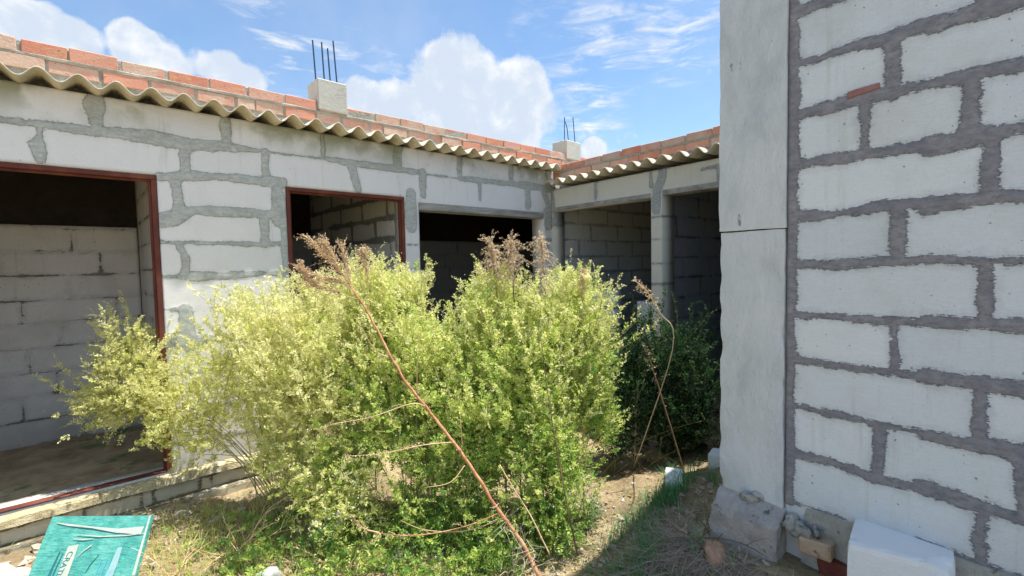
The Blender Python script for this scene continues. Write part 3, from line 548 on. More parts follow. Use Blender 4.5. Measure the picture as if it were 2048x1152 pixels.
# ================================================================= near building (right)
NN = np.array([.998828, -.048409, 0]); TN = np.array([.048409, .998828, 0]); XN = 2.3035; ON = NN * XN
NW0 = empty('near_block_wall', tuple(ON + TN * .5), 'tall near wall of pale blocks with wide grey mortar joints and a concrete corner column', 'wall')
wall('block_panel', NW0, ON, TN, -NN, .22, -2.6, .876, -.05, 3.62, NB + NV + layout(-2.6, -.0, .515, 3.6, .02, 16, .62, .2125) + layout(0, .8, 2.66, 3.6, .02, 17), M['near'], res=.011, seed=22, wob=.003)
# concrete pier: dense box with cast surface and chipped arris
def cast(name, o, a, b, c, lo, hi, res, m, parent, amp=.006, chip=.02, seed=0, bulge=None):
    V = []; F = []; off = 0
    o, a, b, c = (np.array(q, float) for q in (o, a, b, c)); ax = (a, b, c)
    key = {}
    nn = [max(1, int(round((hi[i] - lo[i]) / res))) for i in range(3)]
    def vid(i, j, k):
        q = (i, j, k)
        if q not in key:
            s_ = [lo[d] + (hi[d] - lo[d]) * q[d] / nn[d] for d in range(3)]
            edges = sum(q[d] in (0, nn[d]) for d in range(3))
            cen = [(lo[d] + hi[d]) / 2 for d in range(3)]
            p = np.array(s_)
            nz = float(fbm(p[0] * 8 + p[1] * 5, p[2] * 8 + p[1] * 3, seed)) - .47
            for d in range(3):
                if q[d] in (0, nn[d]):
                    sg = 1 if q[d] else -1; p[d] += sg * nz * amp * 2
                    if edges >= 2:
                        ch = max(0, float(fbm(p[0] * 3 + p[2] * 9, p[1] * 9 + p[2] * 4, seed + 3)) - .35) * chip * 2
                        p[d] -= sg * ch
            if bulge: p = bulge(p)
            key[q] = len(V); V.append(o + a * p[0] + b * p[1] + c * p[2])
        return key[q]
    for d in range(3):
        e, f = [q for q in range(3) if q != d]
        for side in (0, nn[d]):
            for u in range(nn[e]):
                for v_ in range(nn[f]):
                    def q(uu, vv): r = [0, 0, 0]; r[d] = side; r[e] = uu; r[f] = vv; return vid(*r)
                    F.append((q(u, v_), q(u + 1, v_), q(u + 1, v_ + 1), q(u, v_ + 1)))
    me = bpy.data.meshes.new(name); me.from_pydata([tuple(p) for p in V], [], F); me.validate()
    import bmesh
    bm = bmesh.new(); bm.from_mesh(me); bmesh.ops.recalc_face_normals(bm, faces=bm.faces); bm.to_mesh(me); bm.free()
    me.polygons.foreach_set('use_smooth', np.ones(len(me.polygons), bool)); me.set_sharp_from_angle(angle=.7)
    return put(name, me, m, parent)
cast('concrete_column', ON, TN, -NN, Z_, (.884, -.29, .30), (1.180, .010, 1.735), .03, M['concrete'], NW0, .0035, .016, 3)
cast('concrete_column', ON, TN, -NN, Z_, (.880, -.29, 1.738), (1.184, .014, 3.64), .03, M['concrete'], NW0, .003, .006, 5)
mfoot = simple('footing_concrete', [(.26, .25, .25), (.42, .39, .37), (.52, .49, .46)], 7, .95, .014, 24, ((.12, .14, .13), 10, .60))
def ledge(p):
    if p[1] > .0: p[2] -= p[1] * .55 * (1 if p[2] > .25 else 0)
    return p
cast('column_footing', ON, TN, -NN, Z_, (.865, -.30, -.1), (1.18, .12, .475), .015, mfoot, NW0, .012, .022, 8, ledge)
cast('wall_footing', ON, TN, -NN, Z_, (-2.6, -.22, -.1), (.80, .012, .512), .04, M['rubble'], NW0, .022, .02, 9)
mb = MB(); g = np.random.default_rng(44)
for i in range(13):
    tt, oo, zz = g.uniform(.70, 1.12), g.uniform(0, .05), g.uniform(.36, .52)
    mb.lump(ON + TN * tt - NN * oo + np.array([0, 0, zz - oo * .8]), (g.uniform(.015, .045), g.uniform(.015, .035), g.uniform(.012, .03)), i, g.uniform(0, 3), 6, .3)
mb.put('cement_spill', M['rubble'], NW0, True)
# red earth-stained lower footing, one loose brick and a red chip set in the wall
mred = simple('red_brick_footing', [(.10, .03, .03), (.17, .05, .04), (.2, .08, .06)], 8, .95, .01, 25)
cast('red_footing_course', ON, TN, -NN, Z_, (-.4, -.1, -.1), (.74, .045, .33), .04, mred, NW0, .02, .03, 11)
mb = MB(); mb.box(ON, TN, -NN, Z_, (.672, -.02, .335), (.790, .075, .405), .5, .004, .006)
my = simple('yellow_brick', [(.42, .28, .13), (.46, .34, .24), (.50, .40, .34)], 10, .95, .008, 30, ((.13, .1, .07), 12, .6)); mb.put('footing_brick', my, NW0)
mb = MB(); mb.box(ON, TN + np.array([0, 0, -.10]), -NN, Z_, (.552, -.02, 2.303), (.632, .0085, 2.327), .2, .001, .002); mb.box(ON, TN + np.array([0, 0, -.10]), -NN, Z_, (.634, -.02, 2.302), (.656, .0095, 2.328), .1, .001, .002)
mch = simple('red_chip', [(.30, .14, .13), (.36, .19, .17)], 12, .95, .004, 50); mb.put('brick_chip', mch, NW0)
# side of the same building, running away behind the column
wall('side_wall', NW0, (2.52, 1.06, 0), X_, (0, 1, 0), .22, 0.0, 1.62, -.05, 3.6, layout(0, 1.8, .1, 3.6, .02, 26), M['near'], res=.05, seed=27)

# ================================================================= loose objects
# pale block lying against the wall
g_ = lambda x, y, s: float(gh(x, y))
mb = MB()
def hexa(P, m, name, label, cat, sub=10, amp=.003, chips=(), group=None):
    """hexahedron from 8 corners (bottom 4, top 4), subdivided, edges worn"""
    P = np.array(P, float); V = []; key = {}; F = []
    def pt(u, v, w_):
        bt = (P[0] * (1 - u) + P[1] * u) * (1 - v) + (P[3] * (1 - u) + P[2] * u) * v
        tp = (P[4] * (1 - u) + P[5] * u) * (1 - v) + (P[7] * (1 - u) + P[6] * u) * v
        return bt * (1 - w_) + tp * w_
    cen = P.mean(0)
    def vid(q):
        if q not in key:
            u = [min(max((k / sub), 0), 1) for k in q]; p = pt(*u); e = sum(k in (0, sub) for k in q)
            n = float(fbm(u[0] * 6 + u[2] * 4, u[1] * 6 + u[2] * 5, 17)) - .47
            p = p + (p - cen) * (n * amp * 8 - (.018 + max(0, n) * .12 if e >= 2 else 0) * (1 if e == 2 else 1.6))
            for c, r, dp in chips:
                d = np.linalg.norm(p - np.array(c))
                if d < r: p = p + (cen - p) * dp * (1 - d / r)
            key[q] = len(V); V.append(tuple(p))
        return key[q]
    for d in range(3):
        e, f = [q for q in range(3) if q != d]
        for s_ in (0, sub):
            for a in range(sub):
                for b in range(sub):
                    def q(x, y): r = [0, 0, 0]; r[d] = s_; r[e] = x; r[f] = y; return vid(tuple(r))
                    F.append((q(a, b), q(a + 1, b), q(a + 1, b + 1), q(a, b + 1)))
    me = bpy.data.meshes.new(name); me.from_pydata(V, [], F)
    import bmesh
    bm = bmesh.new(); bm.from_mesh(me); bmesh.ops.recalc_face_normals(bm, faces=bm.faces); bm.to_mesh(me); bm.free()
    o = put(name, me, m); tag(o, label, cat, group); return o
maac = simple('loose_block', [(.66, .68, .68), (.72, .73, .73)], 4, .93, .0015, 60, ((.3, .29, .27), 45, .74))
T = [(2.115, .475, .525), (2.185, .175, .525), (2.405, .205, .535), (2.355, .50, .535)]
hexa([(x, y, .24) for x, y, z in [(2.105, .475, 0), (2.18, .175, 0), (2.40, .2, 0), (2.35, .5, 0)]] + T, maac, 'loose_block',
     'big clean white block leaning flat against the tall near wall at the bottom right', 'block', 12, .0008, chips=[((2.185, .175, .53), .07, .16)])
mb = MB()
def lumpthing(name, label, cat, c, r, m, seed, rot=0, group=None, rough=.12, sm=True):
    mb = MB(); mb.lump(c, r, seed, rot, 12, rough); o = mb.put(name, m, None, sm); tag(o, label, cat, group); return o
M['paperwhite'] = simple('white_stone', [(.30, .29, .26), (.44, .43, .39)], 6, .9, .004, 30)
M['orange'] = simple('orange_stone', [(.32, .18, .12), (.44, .27, .19)], 8, .95, .006, 30)
def small_block(name, label, cat, c, s, rot, m, tilt=0.):
    cr, sr = math.cos(rot), math.sin(rot); P = []
    for dz in (-1, 1):
        for dx, dy in ((-1, -1), (1, -1), (1, 1), (-1, 1)):
            x, y = dx * s[0], dy * s[1]; P.append((c[0] + x * cr - y * sr, c[1] + x * sr + y * cr, c[2] + dz * s[2] + dx * tilt))
    return hexa(P, m, name, label, cat, 7, .003)
z0 = g_(2.63, 1.475, 0)
small_block('block_piece', 'small white block offcut lying on bare soil left of the concrete column', 'block', (2.63, 1.475, z0 + .012), (.085, .05, .035), .5, maac, .01)
z0 = g_(2.72, 1.27, 0)
small_block('block_piece', 'block offcut half hidden behind the foot of the concrete column', 'block', (2.99, 1.345, g_(2.99, 1.345, 0) + .03), (.07, .07, .05), .2, maac)
lumpthing('stone', 'round orange brown stone in the dry straw before the column foot', 'stone', (2.12, .985, g_(2.12, .985, 0) + .03), (.055, .045, .045), M['orange'], 5, .4)
lumpthing('stone', 'flat crumpled pale stone left of the teal board', 'stone', (-.27, 3.55, g_(-.27, 3.55, 0) + .03), (.095, .055, .03), M['paperwhite'], 6, -.5, None, .25)
lumpthing('stone', 'smooth white stone at the bottom left corner edge', 'stone', (-.37, 3.66, g_(-.37, 3.66, 0) + .035), (.06, .05, .035), M['paperwhite'], 7, -.5, None, .08)
small_block('rubble_block', 'cream broken block on the sandy bank where the plinth meets the weeds', 'block', (1.12, 3.72, .09), (.10, .05, .05), -.3, M['plinthstone'], .02)
lumpthing('stone', 'grey stone lying in the weeds at the bottom edge left of centre', 'stone', (.66, 2.66, g_(.66, 2.66, 0) + .02), (.06, .045, .03), simple('grey_stone', [(.3, .31, .31), (.42, .43, .43)], 6), 8, .3)

# teal board under torn plastic, propped on the bank
W1 = np.array([.405, -.38, .0]); TLc = np.array([-.155, 3.63, .262]); Dn = np.array([-.095, -.185, -.205]) * 1.22
W1n = W1 / np.linalg.norm(W1); Dnn = Dn - W1n * (Dn @ W1n); Dnn = Dnn / np.linalg.norm(Dnn); NP = np.cross(Dnn, W1n); NP = NP if NP[2] > 0 else -NP
def pp(u, v, h=0.): return TLc + W1 * u + Dn * v + NP * h
PB = empty('teal_board', tuple(pp(.5, 1)), 'teal board wrapped in torn clear plastic propped on the bank at the bottom left', 'board')
V = []; F = []; nu, nv = 28, 20
for k in (0, 1):
    for i in range(nu + 1):
        for j in range(nv + 1):
            u, v = i / nu, j / nv; hh = .0015 * math.sin(u * 9 + v * 4) - k * .018
            V.append(pp(u, v, hh))
for k in (0, 1):
    for i in range(nu):
        for j in range(nv):
            a = k * (nu + 1) * (nv + 1) + i * (nv + 1) + j; F.append((a, a + 1, a + nv + 2, a + nv + 1) if not k else (a, a + nv + 1, a + nv + 2, a + 1))
N2 = (nu + 1) * (nv + 1)
ring = [i * (nv + 1) for i in range(nu + 1)] + [nu * (nv + 1) + j for j in range(1, nv + 1)] + [i * (nv + 1) + nv for i in range(nu - 1, -1, -1)] + [j for j in range(nv - 1, 0, -1)]
for a, b in zip(ring, ring[1:] + ring[:1]): F.append((a, b, b + N2, a + N2))
me = bpy.data.meshes.new('board_panel'); me.from_pydata([tuple(p) for p in V], [], F); me.validate()
m, t, b = mat('teal_print', .45, .4); co = t.obj()
wv = t.noise(t.scale(co, (4, 4, 4)), 3, 5, .6, .8)
col = t.ramp(wv, [(.3, (.03, .20, .17)), (.5, (.07, .30, .25)), (.7, (.12, .36, .30))])
col = t.mix(t.sm(t.noise(t.scale(co, (2, 14, 14)), 5, 5, .6, .5), .6, .66, 0, .6), col, (.06, .42, .46))
col = t.mix(t.sm(t.noise(t.scale(co, (3, 3, 20)), 4, 6, .7), .62, .7, 0, .7), col, (.30, .42, .36))
t.link(col, b.inputs[0]); t.link(t.bump(t.noise(t.scale(co, (3, 3, 14)), 6, 4, .6), .01, .8), b.inputs['Normal'])
put('board_panel', me, m, PB)
mcream = simple('cream_tape', [(.34, .38, .31), (.42, .44, .37)], 9, .7, .001)
mwhite = simple('torn_plastic', [(.34, .40, .34), (.46, .49, .43)], 9, .35, .002, 30, spec=.5)
def strip(pts, w_, h, name, m, th=.0015):
    """ribbon on the board; pts in board uv"""
    V = []; F = []
    P = [pp(u, v, h) for u, v in pts]
    for i, p in enumerate(P):
        d = P[min(i + 1, len(P) - 1)] - P[max(i - 1, 0)]; d /= np.linalg.norm(d); s_ = np.cross(NP, d); ww = w_[i] if isinstance(w_, (list, tuple)) else w_
        V += [p - s_ * ww, p + s_ * ww, p + s_ * ww + NP * th, p - s_ * ww + NP * th]
    for i in range(len(P) - 1):
        a = i * 4
        for k in range(4): F.append((a + k, a + (k + 1) % 4, a + 4 + (k + 1) % 4, a + 4 + k))
    F += [(0, 1, 2, 3), tuple(len(V) - 4 + k for k in (3, 2, 1, 0))]
    me = bpy.data.meshes.new(name); me.from_pydata([tuple(p) for p in V], [], F); return put(name, me, m, PB)
LBL = strip([(.325, .42), (.325, 1.0)], .026, .004, 'label_strip', mcream)
strip([(.08, .10), (.20, .13), (.45, .17), (.70, .22), (.95, .22)], [.002, .005, .004, .010, .02], .004, 'plastic_film', mwhite)
strip([(.32, .27), (.55, .30), (.80, .29), (.98, .26)], [.001, .003, .003, .001], .004, 'plastic_film', mwhite)
strip([(.30, .33), (.40, .34), (.50, .33)], [.001, .003, .001], .004, 'plastic_film', mwhite)
strip([(.50, .42), (.44, .50), (.40, .58)], [.004, .002, .001], .004, 'plastic_film', mwhite)
strip([(.985, .0), (.985, .5), (.985, 1.0)], [.004, .006, .008], .004, 'plastic_film', mwhite)
strip([(.78, .45), (.77, .70), (.74, 1.0)], [.012, .018, .022], .0035, 'pale_print', simple('pale_print', [(.18, .34, .35), (.28, .40, .40)], 20, .6, .0005, 60))
mink = simple('dark_teal_ink', [(.01, .10, .12), (.02, .15, .17)], 12, .6, 0)
strip([(.215, .50), (.20, .75), (.195, 1.0)], [.003, .006, .008], .0035, 'ink_stroke', mink)
strip([(.25, .52), (.235, .75), (.235, 1.0)], [.002, .004, .006], .0035, 'ink_stroke', mink)
strip([(.60, .55), (.55, .68), (.53, .78)], [.001, .003, .002], .0035, 'ink_stroke', mink)
for u0, s_ in ((.62, .8), (.67, .75), (.71, .7)): strip([(u0 + .02, .62), (u0, .95)], [.003, .004], .0035, 'ink_stroke', simple('blue_ink%d' % int(u0 * 100), [(.05, .27, .36), (.08, .33, .40)], 20, .6, 0))
def text(s_, u, v, size, m, parent):
    cu = bpy.data.curves.new('lettering', 'FONT'); cu.body = s_; cu.size = size; cu.extrude = .0006; cu.align_x = 'LEFT'; cu.align_y = 'CENTER'
    o = bpy.data.objects.new('tmp', cu); C.objects.link(o); bpy.context.view_layer.update()
    me = bpy.data.meshes.new_from_object(o.evaluated_get(bpy.context.evaluated_depsgraph_get())); bpy.data.objects.remove(o)
    Xd, Yd = Vector(Dnn), Vector(W1n); Zd = Xd.cross(Yd)
    if Zd.dot(Vector(NP)) < 0: Yd = -Yd; Zd = -Zd
    Xd, Yd, Zd = (Vector(q) for q in (Dnn, W1n, NP)); Yd = Zd.cross(Xd)
    Mx = Matrix(((Xd.x, Yd.x, Zd.x, 0), (Xd.y, Yd.y, Zd.y, 0), (Xd.z, Yd.z, Zd.z, 0), (0, 0, 0, 1))); Mx.translation = Vector(pp(u, v, .0062))
    me.transform(Mx)
    o = put('lettering', me, m, parent); o.location = (0, 0, 0); return o
text('CRATURI', .325, .50, .040, mink, LBL)

# ================================================================= plants
def bez(p0, p1, bend, n=9):
    p0, p1 = np.array(p0, float), np.array(p1, float); mid = (p0 + p1) / 2 + bend
    u = np.linspace(0, 1, n)[:, None]; return p0 * (1 - u) ** 2 + 2 * mid * u * (1 - u) + p1 * u ** 2
class Leaves:
    def __init__(s): s.V = []; s.T = []
    def quads(s, c, a, b, tint):
        """diamonds: centre c, long half axis a, short half axis b (arrays)"""
        s.V.append(np.stack([c - a, c + b - a * .1, c + a, c - b - a * .1], 1)); s.T.append(np.repeat(tint, 4))
    def mesh(s, name):
        V = np.concatenate(s.V).reshape(-1, 3); return mesh_np(name, V, [np.arange(len(V)).reshape(-1, 4)], {'tint': np.clip(np.concatenate(s.T), 0, 1)})
def unit(v): return v / (np.linalg.norm(v, axis=-1, keepdims=True) + 1e-9)
def sprigs(L, P, A, g, n=14, ln=.10, lw=.011, ll=.017, tmean=.5, tvar=.2):
    """ferny sprigs at points P with axis A: n leaflets arranged along each"""
    m = len(P); u = np.tile(np.linspace(.1, 1, n), (m, 1)); side = np.where(np.arange(n) % 2, 1., -1.)[None, :, None]
    A = unit(A); R = unit(np.cross(A, g.normal(0, 1, (m, 3)))); N = np.cross(A, R)
    Ls = ln * g.uniform(.6, 1.3, (m, 1))
    cen = P[:, None] + A[:, None] * (u * Ls)[..., None] - np.array([0, 0, 1.]) * (u ** 2 * Ls * .35)[..., None]
    out = unit(R[:, None] * side + A[:, None] * .6 + N[:, None] * g.normal(0, .45, (m, n, 1)) + g.normal(0, .25, (m, n, 3)))
    sz = (1.15 - .5 * u)[..., None] * g.uniform(.6, 1.35, (m, n, 1))
    cc = cen + out * ll * sz
    nb_ = unit(np.cross(out, N[:, None] + g.normal(0, .5, (m, n, 3))))
    ti = tmean + g.normal(0, tvar, (m, 1)) + g.normal(0, .1, (m, n))
    L.quads(cc.reshape(-1, 3), (out * ll * sz).reshape(-1, 3), (nb_ * lw * sz).reshape(-1, 3), ti.ravel())
def flowers(P, g, r=.004):
    L = Leaves(); m = len(P); a = unit(g.normal(0, 1, (m, 3))); b = unit(np.cross(a, g.normal(0, 1, (m, 3))))
    L.quads(P, a * r, b * r, g.uniform(0, 1, m)); L.quads(P, np.cross(a, b) * r, a * r, g.uniform(0, 1, m)); return L
def weed(name, label, bases, bl, nsp, nstem, seed, leafm, tmean=.5, ztint=.25, nfl=200, ln=.11, lw=.0046, ll=.0092, group='green weeds filling the courtyard', stemm=None, surf=.42, clump=.36, cat='weed', nshoot=70):
    g = np.random.default_rng(seed); root = empty(name, (bases[0][0], bases[0][1], float(gh(bases[0][0], bases[0][1]))), label, cat, group)
    bl = np.array([(x, y, z, rx, rz) for x, y, z, rx, rz in bl]); wgt = bl[:, 3] * bl[:, 4] ** 1.2; wgt = wgt / wgt.sum()
    def sample(n, su):
        k = g.choice(len(bl), n, p=wgt); d = unit(g.normal(0, 1, (n, 3))); r = g.uniform(0, 1, n) ** su
        rr = np.stack([bl[k, 3], bl[k, 3], bl[k, 4]], 1); return bl[k, :3] + d * r[:, None] * rr
    mb = MB(); samp = []
    for i in range(nstem):
        b0 = bases[i % len(bases)]; x0 = b0[0] + g.normal(0, .05); y0 = b0[1] + g.normal(0, .05); z0 = float(gh(x0, y0)) - .02
        tip = sample(1, .25)[0]; tip[2] = max(tip[2], z0 + .15)
        pts = bez((x0, y0, z0), tip, np.array([(x0 - tip[0]) * .28, (y0 - tip[1]) * .28, (tip[2] - z0) * .18]), 10)
        mb.tube(pts, .0042, .0014, 4); samp.append(pts[2:])
    samp = np.concatenate(samp)
    # clump centres give light and dark masses with gaps between
    nc = max(6, nsp // 22); cc = sample(nc, surf); ct = g.normal(0, .16, nc)
    k = g.integers(0, nc, nsp); r = g.normal(0, .045, (nsp, 3)) * g.uniform(.6, 1.6, (nsp, 1))
    P = np.where((g.random(nsp) < clump)[:, None], cc[k] + r, sample(nsp, surf)); P[:, 2] = np.maximum(P[:, 2], gh(P[:, 0], P[:, 1]) + .03)
    # twigs join every clump to its nearest stem point
    for c in cc:
        q = samp[np.argmin(((samp - c) ** 2).sum(1) + np.where(samp[:, 2] > c[2], .5, 0))]; mb.tube(bez(q, c, np.array([0, 0, .02]), 5), .0026, .0012, 3)
    # young shoots stand out of the outline
    sh = []
    for i in range(nshoot):
        q = bl[g.choice(len(bl), p=wgt)]; d = unit((np.array([g.normal(0, .8), g.normal(0, .8), abs(g.normal(.9, .5))]))[None])[0]
        p0 = q[:3] + d * np.array([q[3], q[3], q[4]]) * .8; dd = unit((d * .5 + np.array([0, 0, .8]) + g.normal(0, .3, 3))[None])[0]
        l = g.uniform(.12, .32) * (1 if p0[2] < 1.3 else .45); c_ = bez(p0, p0 + dd * l + d * .04, g.normal(0, .02, 3), 9); mb.tube(c_, .0018, .0008, 3); sh.append(c_[1:])
    nsh = sum(len(c_) for c_ in sh)
    if nsh:
        SP = np.concatenate(sh); P = np.concatenate([P, SP]); k = np.concatenate([k, g.integers(0, nc, nsh)]); nsp = len(P)
    ctr = np.array([bl[:, 0].mean(), bl[:, 1].mean(), bl[:, 2].min() - .1])
    A = unit(P - ctr) + np.array([0, 0, .55]) + g.normal(0, .45, (nsp, 3))
    L = Leaves()
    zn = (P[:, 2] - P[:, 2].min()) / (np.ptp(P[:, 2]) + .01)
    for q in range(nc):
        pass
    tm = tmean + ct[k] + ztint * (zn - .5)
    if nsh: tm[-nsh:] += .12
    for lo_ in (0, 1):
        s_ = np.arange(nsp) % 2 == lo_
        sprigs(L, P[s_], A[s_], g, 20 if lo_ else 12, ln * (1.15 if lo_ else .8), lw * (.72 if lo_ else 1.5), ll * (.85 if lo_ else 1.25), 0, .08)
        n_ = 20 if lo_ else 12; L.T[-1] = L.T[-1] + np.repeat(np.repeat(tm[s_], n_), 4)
    put('leaves', L.mesh('leaves'), leafm, root); mb.put('stems', stemm or M['greenstem'], root, True)
    if nfl:
        idx = g.integers(0, nsp, nfl); Q = P[idx] + unit(A[idx]) * ln * .9 + g.normal(0, .02, (nfl, 3)); put('flowers', flowers(Q, g).mesh('flowers'), M['flower'], root)['kind'] = 'stuff'
    return root
K = 1.75
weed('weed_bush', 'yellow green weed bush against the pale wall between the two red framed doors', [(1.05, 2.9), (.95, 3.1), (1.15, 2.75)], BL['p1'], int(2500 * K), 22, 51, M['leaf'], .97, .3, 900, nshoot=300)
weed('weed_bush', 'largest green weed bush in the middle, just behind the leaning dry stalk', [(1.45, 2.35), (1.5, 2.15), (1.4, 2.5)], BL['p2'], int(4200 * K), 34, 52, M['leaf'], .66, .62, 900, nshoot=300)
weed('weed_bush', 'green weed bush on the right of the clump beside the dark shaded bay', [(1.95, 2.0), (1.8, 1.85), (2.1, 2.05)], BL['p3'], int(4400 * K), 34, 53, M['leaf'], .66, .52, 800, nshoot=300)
weed('feathery_weed', 'feathery yellow weed leaning left across the first red door frame', [(.95, 3.2)], BL['p4'], 1500, 6, 54, M['leafy'], .78, .2, 500, .085, .0042, .009, surf=.45)
weed('sparse_weed', 'thin see-through weed before the pale wall beside the first red door frame', [(.85, 3.25)], BL['p4s'], 900, 6, 55, M['leafy'], .7, .1, 90, .075, .0042, .009, surf=.5)
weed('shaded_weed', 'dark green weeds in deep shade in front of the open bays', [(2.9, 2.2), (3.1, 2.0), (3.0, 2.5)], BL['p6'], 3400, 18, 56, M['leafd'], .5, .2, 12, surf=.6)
# leaning dry stalk
def stalk(name, label, pts, r0, r1, m, cat='dry stalk', group=None):
    root = empty(name, tuple(pts[0]), label, cat, group); mb = MB(); P = spline(pts, 6); gg = np.random.default_rng(len(P)); P[2:-1] += gg.normal(0, r0 * .22, (len(P) - 3, 3)); mb.tube(P, r0, r1, 7)
    for j in range(3, len(P) - 2, 5): mb.lump(P[j], (r0 * 1.15,) * 3, j, 0, 4, .2); mb.put('stem', m, root, True); return root
def spline(pts, k=6):
    pts = [np.array(p, float) for p in pts]; P = []
    for i in range(len(pts) - 1):
        p0, p1, p2, p3 = pts[max(i - 1, 0)], pts[i], pts[i + 1], pts[min(i + 2, len(pts) - 1)]
        for u in np.linspace(0, 1, k, endpoint=False): P.append(.5 * (2 * p1 + (p2 - p0) * u + (2 * p0 - 5 * p1 + 4 * p2 - p3) * u * u + (3 * p1 - p0 - 3 * p2 + p3) * u ** 3))
    P.append(pts[-1]); return np.array(P)
def plume(root, lines, g, n, ln, m, droop=.5, r=.0011, spread=.6, beads=5, name='plume'):
    """dry seed head: fine curved filaments set along the given lines, each bearing small seed scales"""
    mb = MB(); L = Leaves()
    for i in range(n):
        P = lines[g.integers(len(lines))]; u = g.uniform(.15, 1) ** .8; j = min(int(u * (len(P) - 1)), len(P) - 2); p = P[j]; d = unit((P[j + 1] - P[j])[None])[0]
        o = unit((d * .9 + g.normal(0, spread, 3))[None])[0]; l = ln * g.uniform(.4, 1.2) * (1.25 - u * .7)
        q = bez(p, p + o * l - np.array([0, 0, droop * l * g.uniform(.1, 1)]), np.array([0, 0, l * .3]), 6); mb.tube(q, r, r * .5, 3)
        k = g.integers(0, 6, beads * 3); c = q[k] + g.normal(0, .004, (beads * 3, 3)); a = unit(g.normal(0, 1, (beads * 3, 3)) + o); b_ = unit(np.cross(a, g.normal(0, 1, (beads * 3, 3))))
        L.quads(c, a * .006, b_ * .0022, g.uniform(0, 1, len(c)))
    o = mb.put(name, m, root); s = put('seeds', L.mesh('seeds'), M['plume'], o); s.location = (0, 0, 0); s['kind'] = 'stuff'; o['kind'] = 'stuff'; return o
g = np.random.default_rng(77)
main = [np.array(p) for p in ST['main']]
lean = stalk('leaning_dry_stalk', 'long reddish dry stalk leaning left across the green weeds, tipped with a straw plume', main, .0105, .0032, M['redstalk'])
for i, br in enumerate(ST['mainbr']):
    mb = MB(); mb.tube(spline(br, 6), .0032 if i < 9 else .0024, .0009, 5); mb.put('branch', M['straw'] if i != 0 else M['redstalk'], lean, True)
lines = [spline(main[8:], 5)] + [spline(b, 5) for b in ST['mainbr'][9:]]
plume(lean, lines, g, 300, .14, M['straw'], .12, .0013, .24, 4)
for i in (0, 3, 2): plume(lean, [spline(ST['mainbr'][i], 5)], g, 22, .05, M['straw'], .3, .0010, .8, 2, 'twigs')
base_tuft = MB()
for i in range(60):
    p = main[1] + g.normal(0, .018, 3) + (main[2] - main[1]) * g.uniform(-.8, 1.2); base_tuft.tube(bez(p, p + g.normal(0, .05, 3) + np.array([0, 0, -.03]), g.normal(0, .01, 3), 4), .0012, .0006, 3)
base_tuft.put('root_fibres', M['greystalk'], lean)
for key, lab, n, ln, mm in (('up1', 'tall brown dry seed head standing left of its twin above the middle weeds', 110, .11, 'darkp'), ('up2', 'tall brown dry seed head standing right of its twin above the middle weeds', 120, .12, 'darkp'),
                            ('up3', 'tall narrow brown dry seed head in front of the corner post', 110, .10, 'darkp'), ('up4', 'short reddish dry seed head above the right weed bush', 40, .05, 'straw'), ('up5', 'short dry seed head in front of the second red framed door', 60, .06, 'straw')):
    P = spline(ST[key], 5); z0 = float(gh(P[0][0], P[0][1])); P = np.vstack([[P[0][0], P[0][1], z0], P])
    s_ = stalk('dry_seed_stalk', lab, P, .005, .0018, M['darkstalk'] if mm == 'darkp' else M['straw'], 'dry stalk', 'upright dry seed stalks in the weeds')
    q = spline(ST[key], 5); q = q[int(len(q) * .45):]
    plume(s_, [q], g, int(n * 1.2), ln * 1.5, M['greystalk'] if mm == 'darkp' else M['straw'], .7, .0010, .95, 6)
s_ = stalk('thin_dark_stalk', 'thin dark bare stalk rising through the right of the green weeds', ST['thin'], .005, .002, M['darkstalk'])
s_ = stalk('shaded_dry_stalk', 'thin brown stalk leaning left in the deep shade by the column', ST['shade'], .006, .003, M['darkstalk'])
plume(s_, [spline(ST['shade'][2:], 4)], g, 16, .09, M['darkstalk'], .2, .001, .9, 2, 'twigs')
s_ = stalk('dry_sprig_stalk', 'pale dry sprig with a reddish tip before the slim post of the open bays', [(3.05, 2.05, float(gh(3.05, 2.05)))] + ST['shade2'], .004, .002, M['greystalk'])
plume(s_, [spline(ST['shade2'][1:], 4)], g, 34, .06, M['straw'], .3, .0011, .7, 4)
s_ = stalk('brown_bent_stalk', 'short orange brown stalk standing close right of the leaning stalk base', ST['brown'], .0038, .002, M['straw'])
# small white flowered plant in the gap
def little(name, label, x, y, h, seed, nfl=14):
    g = np.random.default_rng(seed); z = float(gh(x, y)); root = empty(name, (x, y, z), label, 'plant'); mb = MB(); Q = []; L = Leaves()
    for i in range(9):
        tip = np.array([x + g.normal(0, .05), y + g.normal(0, .05), z + h * g.uniform(.5, 1)]); mb.tube(bez((x, y, z), tip, g.normal(0, .02, 3), 6), .0022, .001, 4); Q.append(tip)
        P = bez((x, y, z), tip, np.zeros(3), 7)[1:6]; sprigs(L, P, g.normal(0, 1, (5, 3)) + np.array([0, 0, .5]), g, 6, .05, .006, .014, .8, .1)
    mb.put('stems', M['greenstem'], root); put('leaves', L.mesh('leaves'), M['grass'], root)
    Q = np.array(Q)[g.integers(0, 9, nfl * 3)] + g.normal(0, .008, (nfl * 3, 3)); put('flowers', flowers(Q, g, .006).mesh('flowers'), M['flower'], root)['kind'] = 'stuff'
little('flowering_weed', 'small weed with two tiny white flower heads at the right edge of the clump', 2.18, 1.78, .24, 91)
little('flowering_weed', 'low white flowered weed at the lower left of the central bush', .98, 2.62, .32, 92, 20)

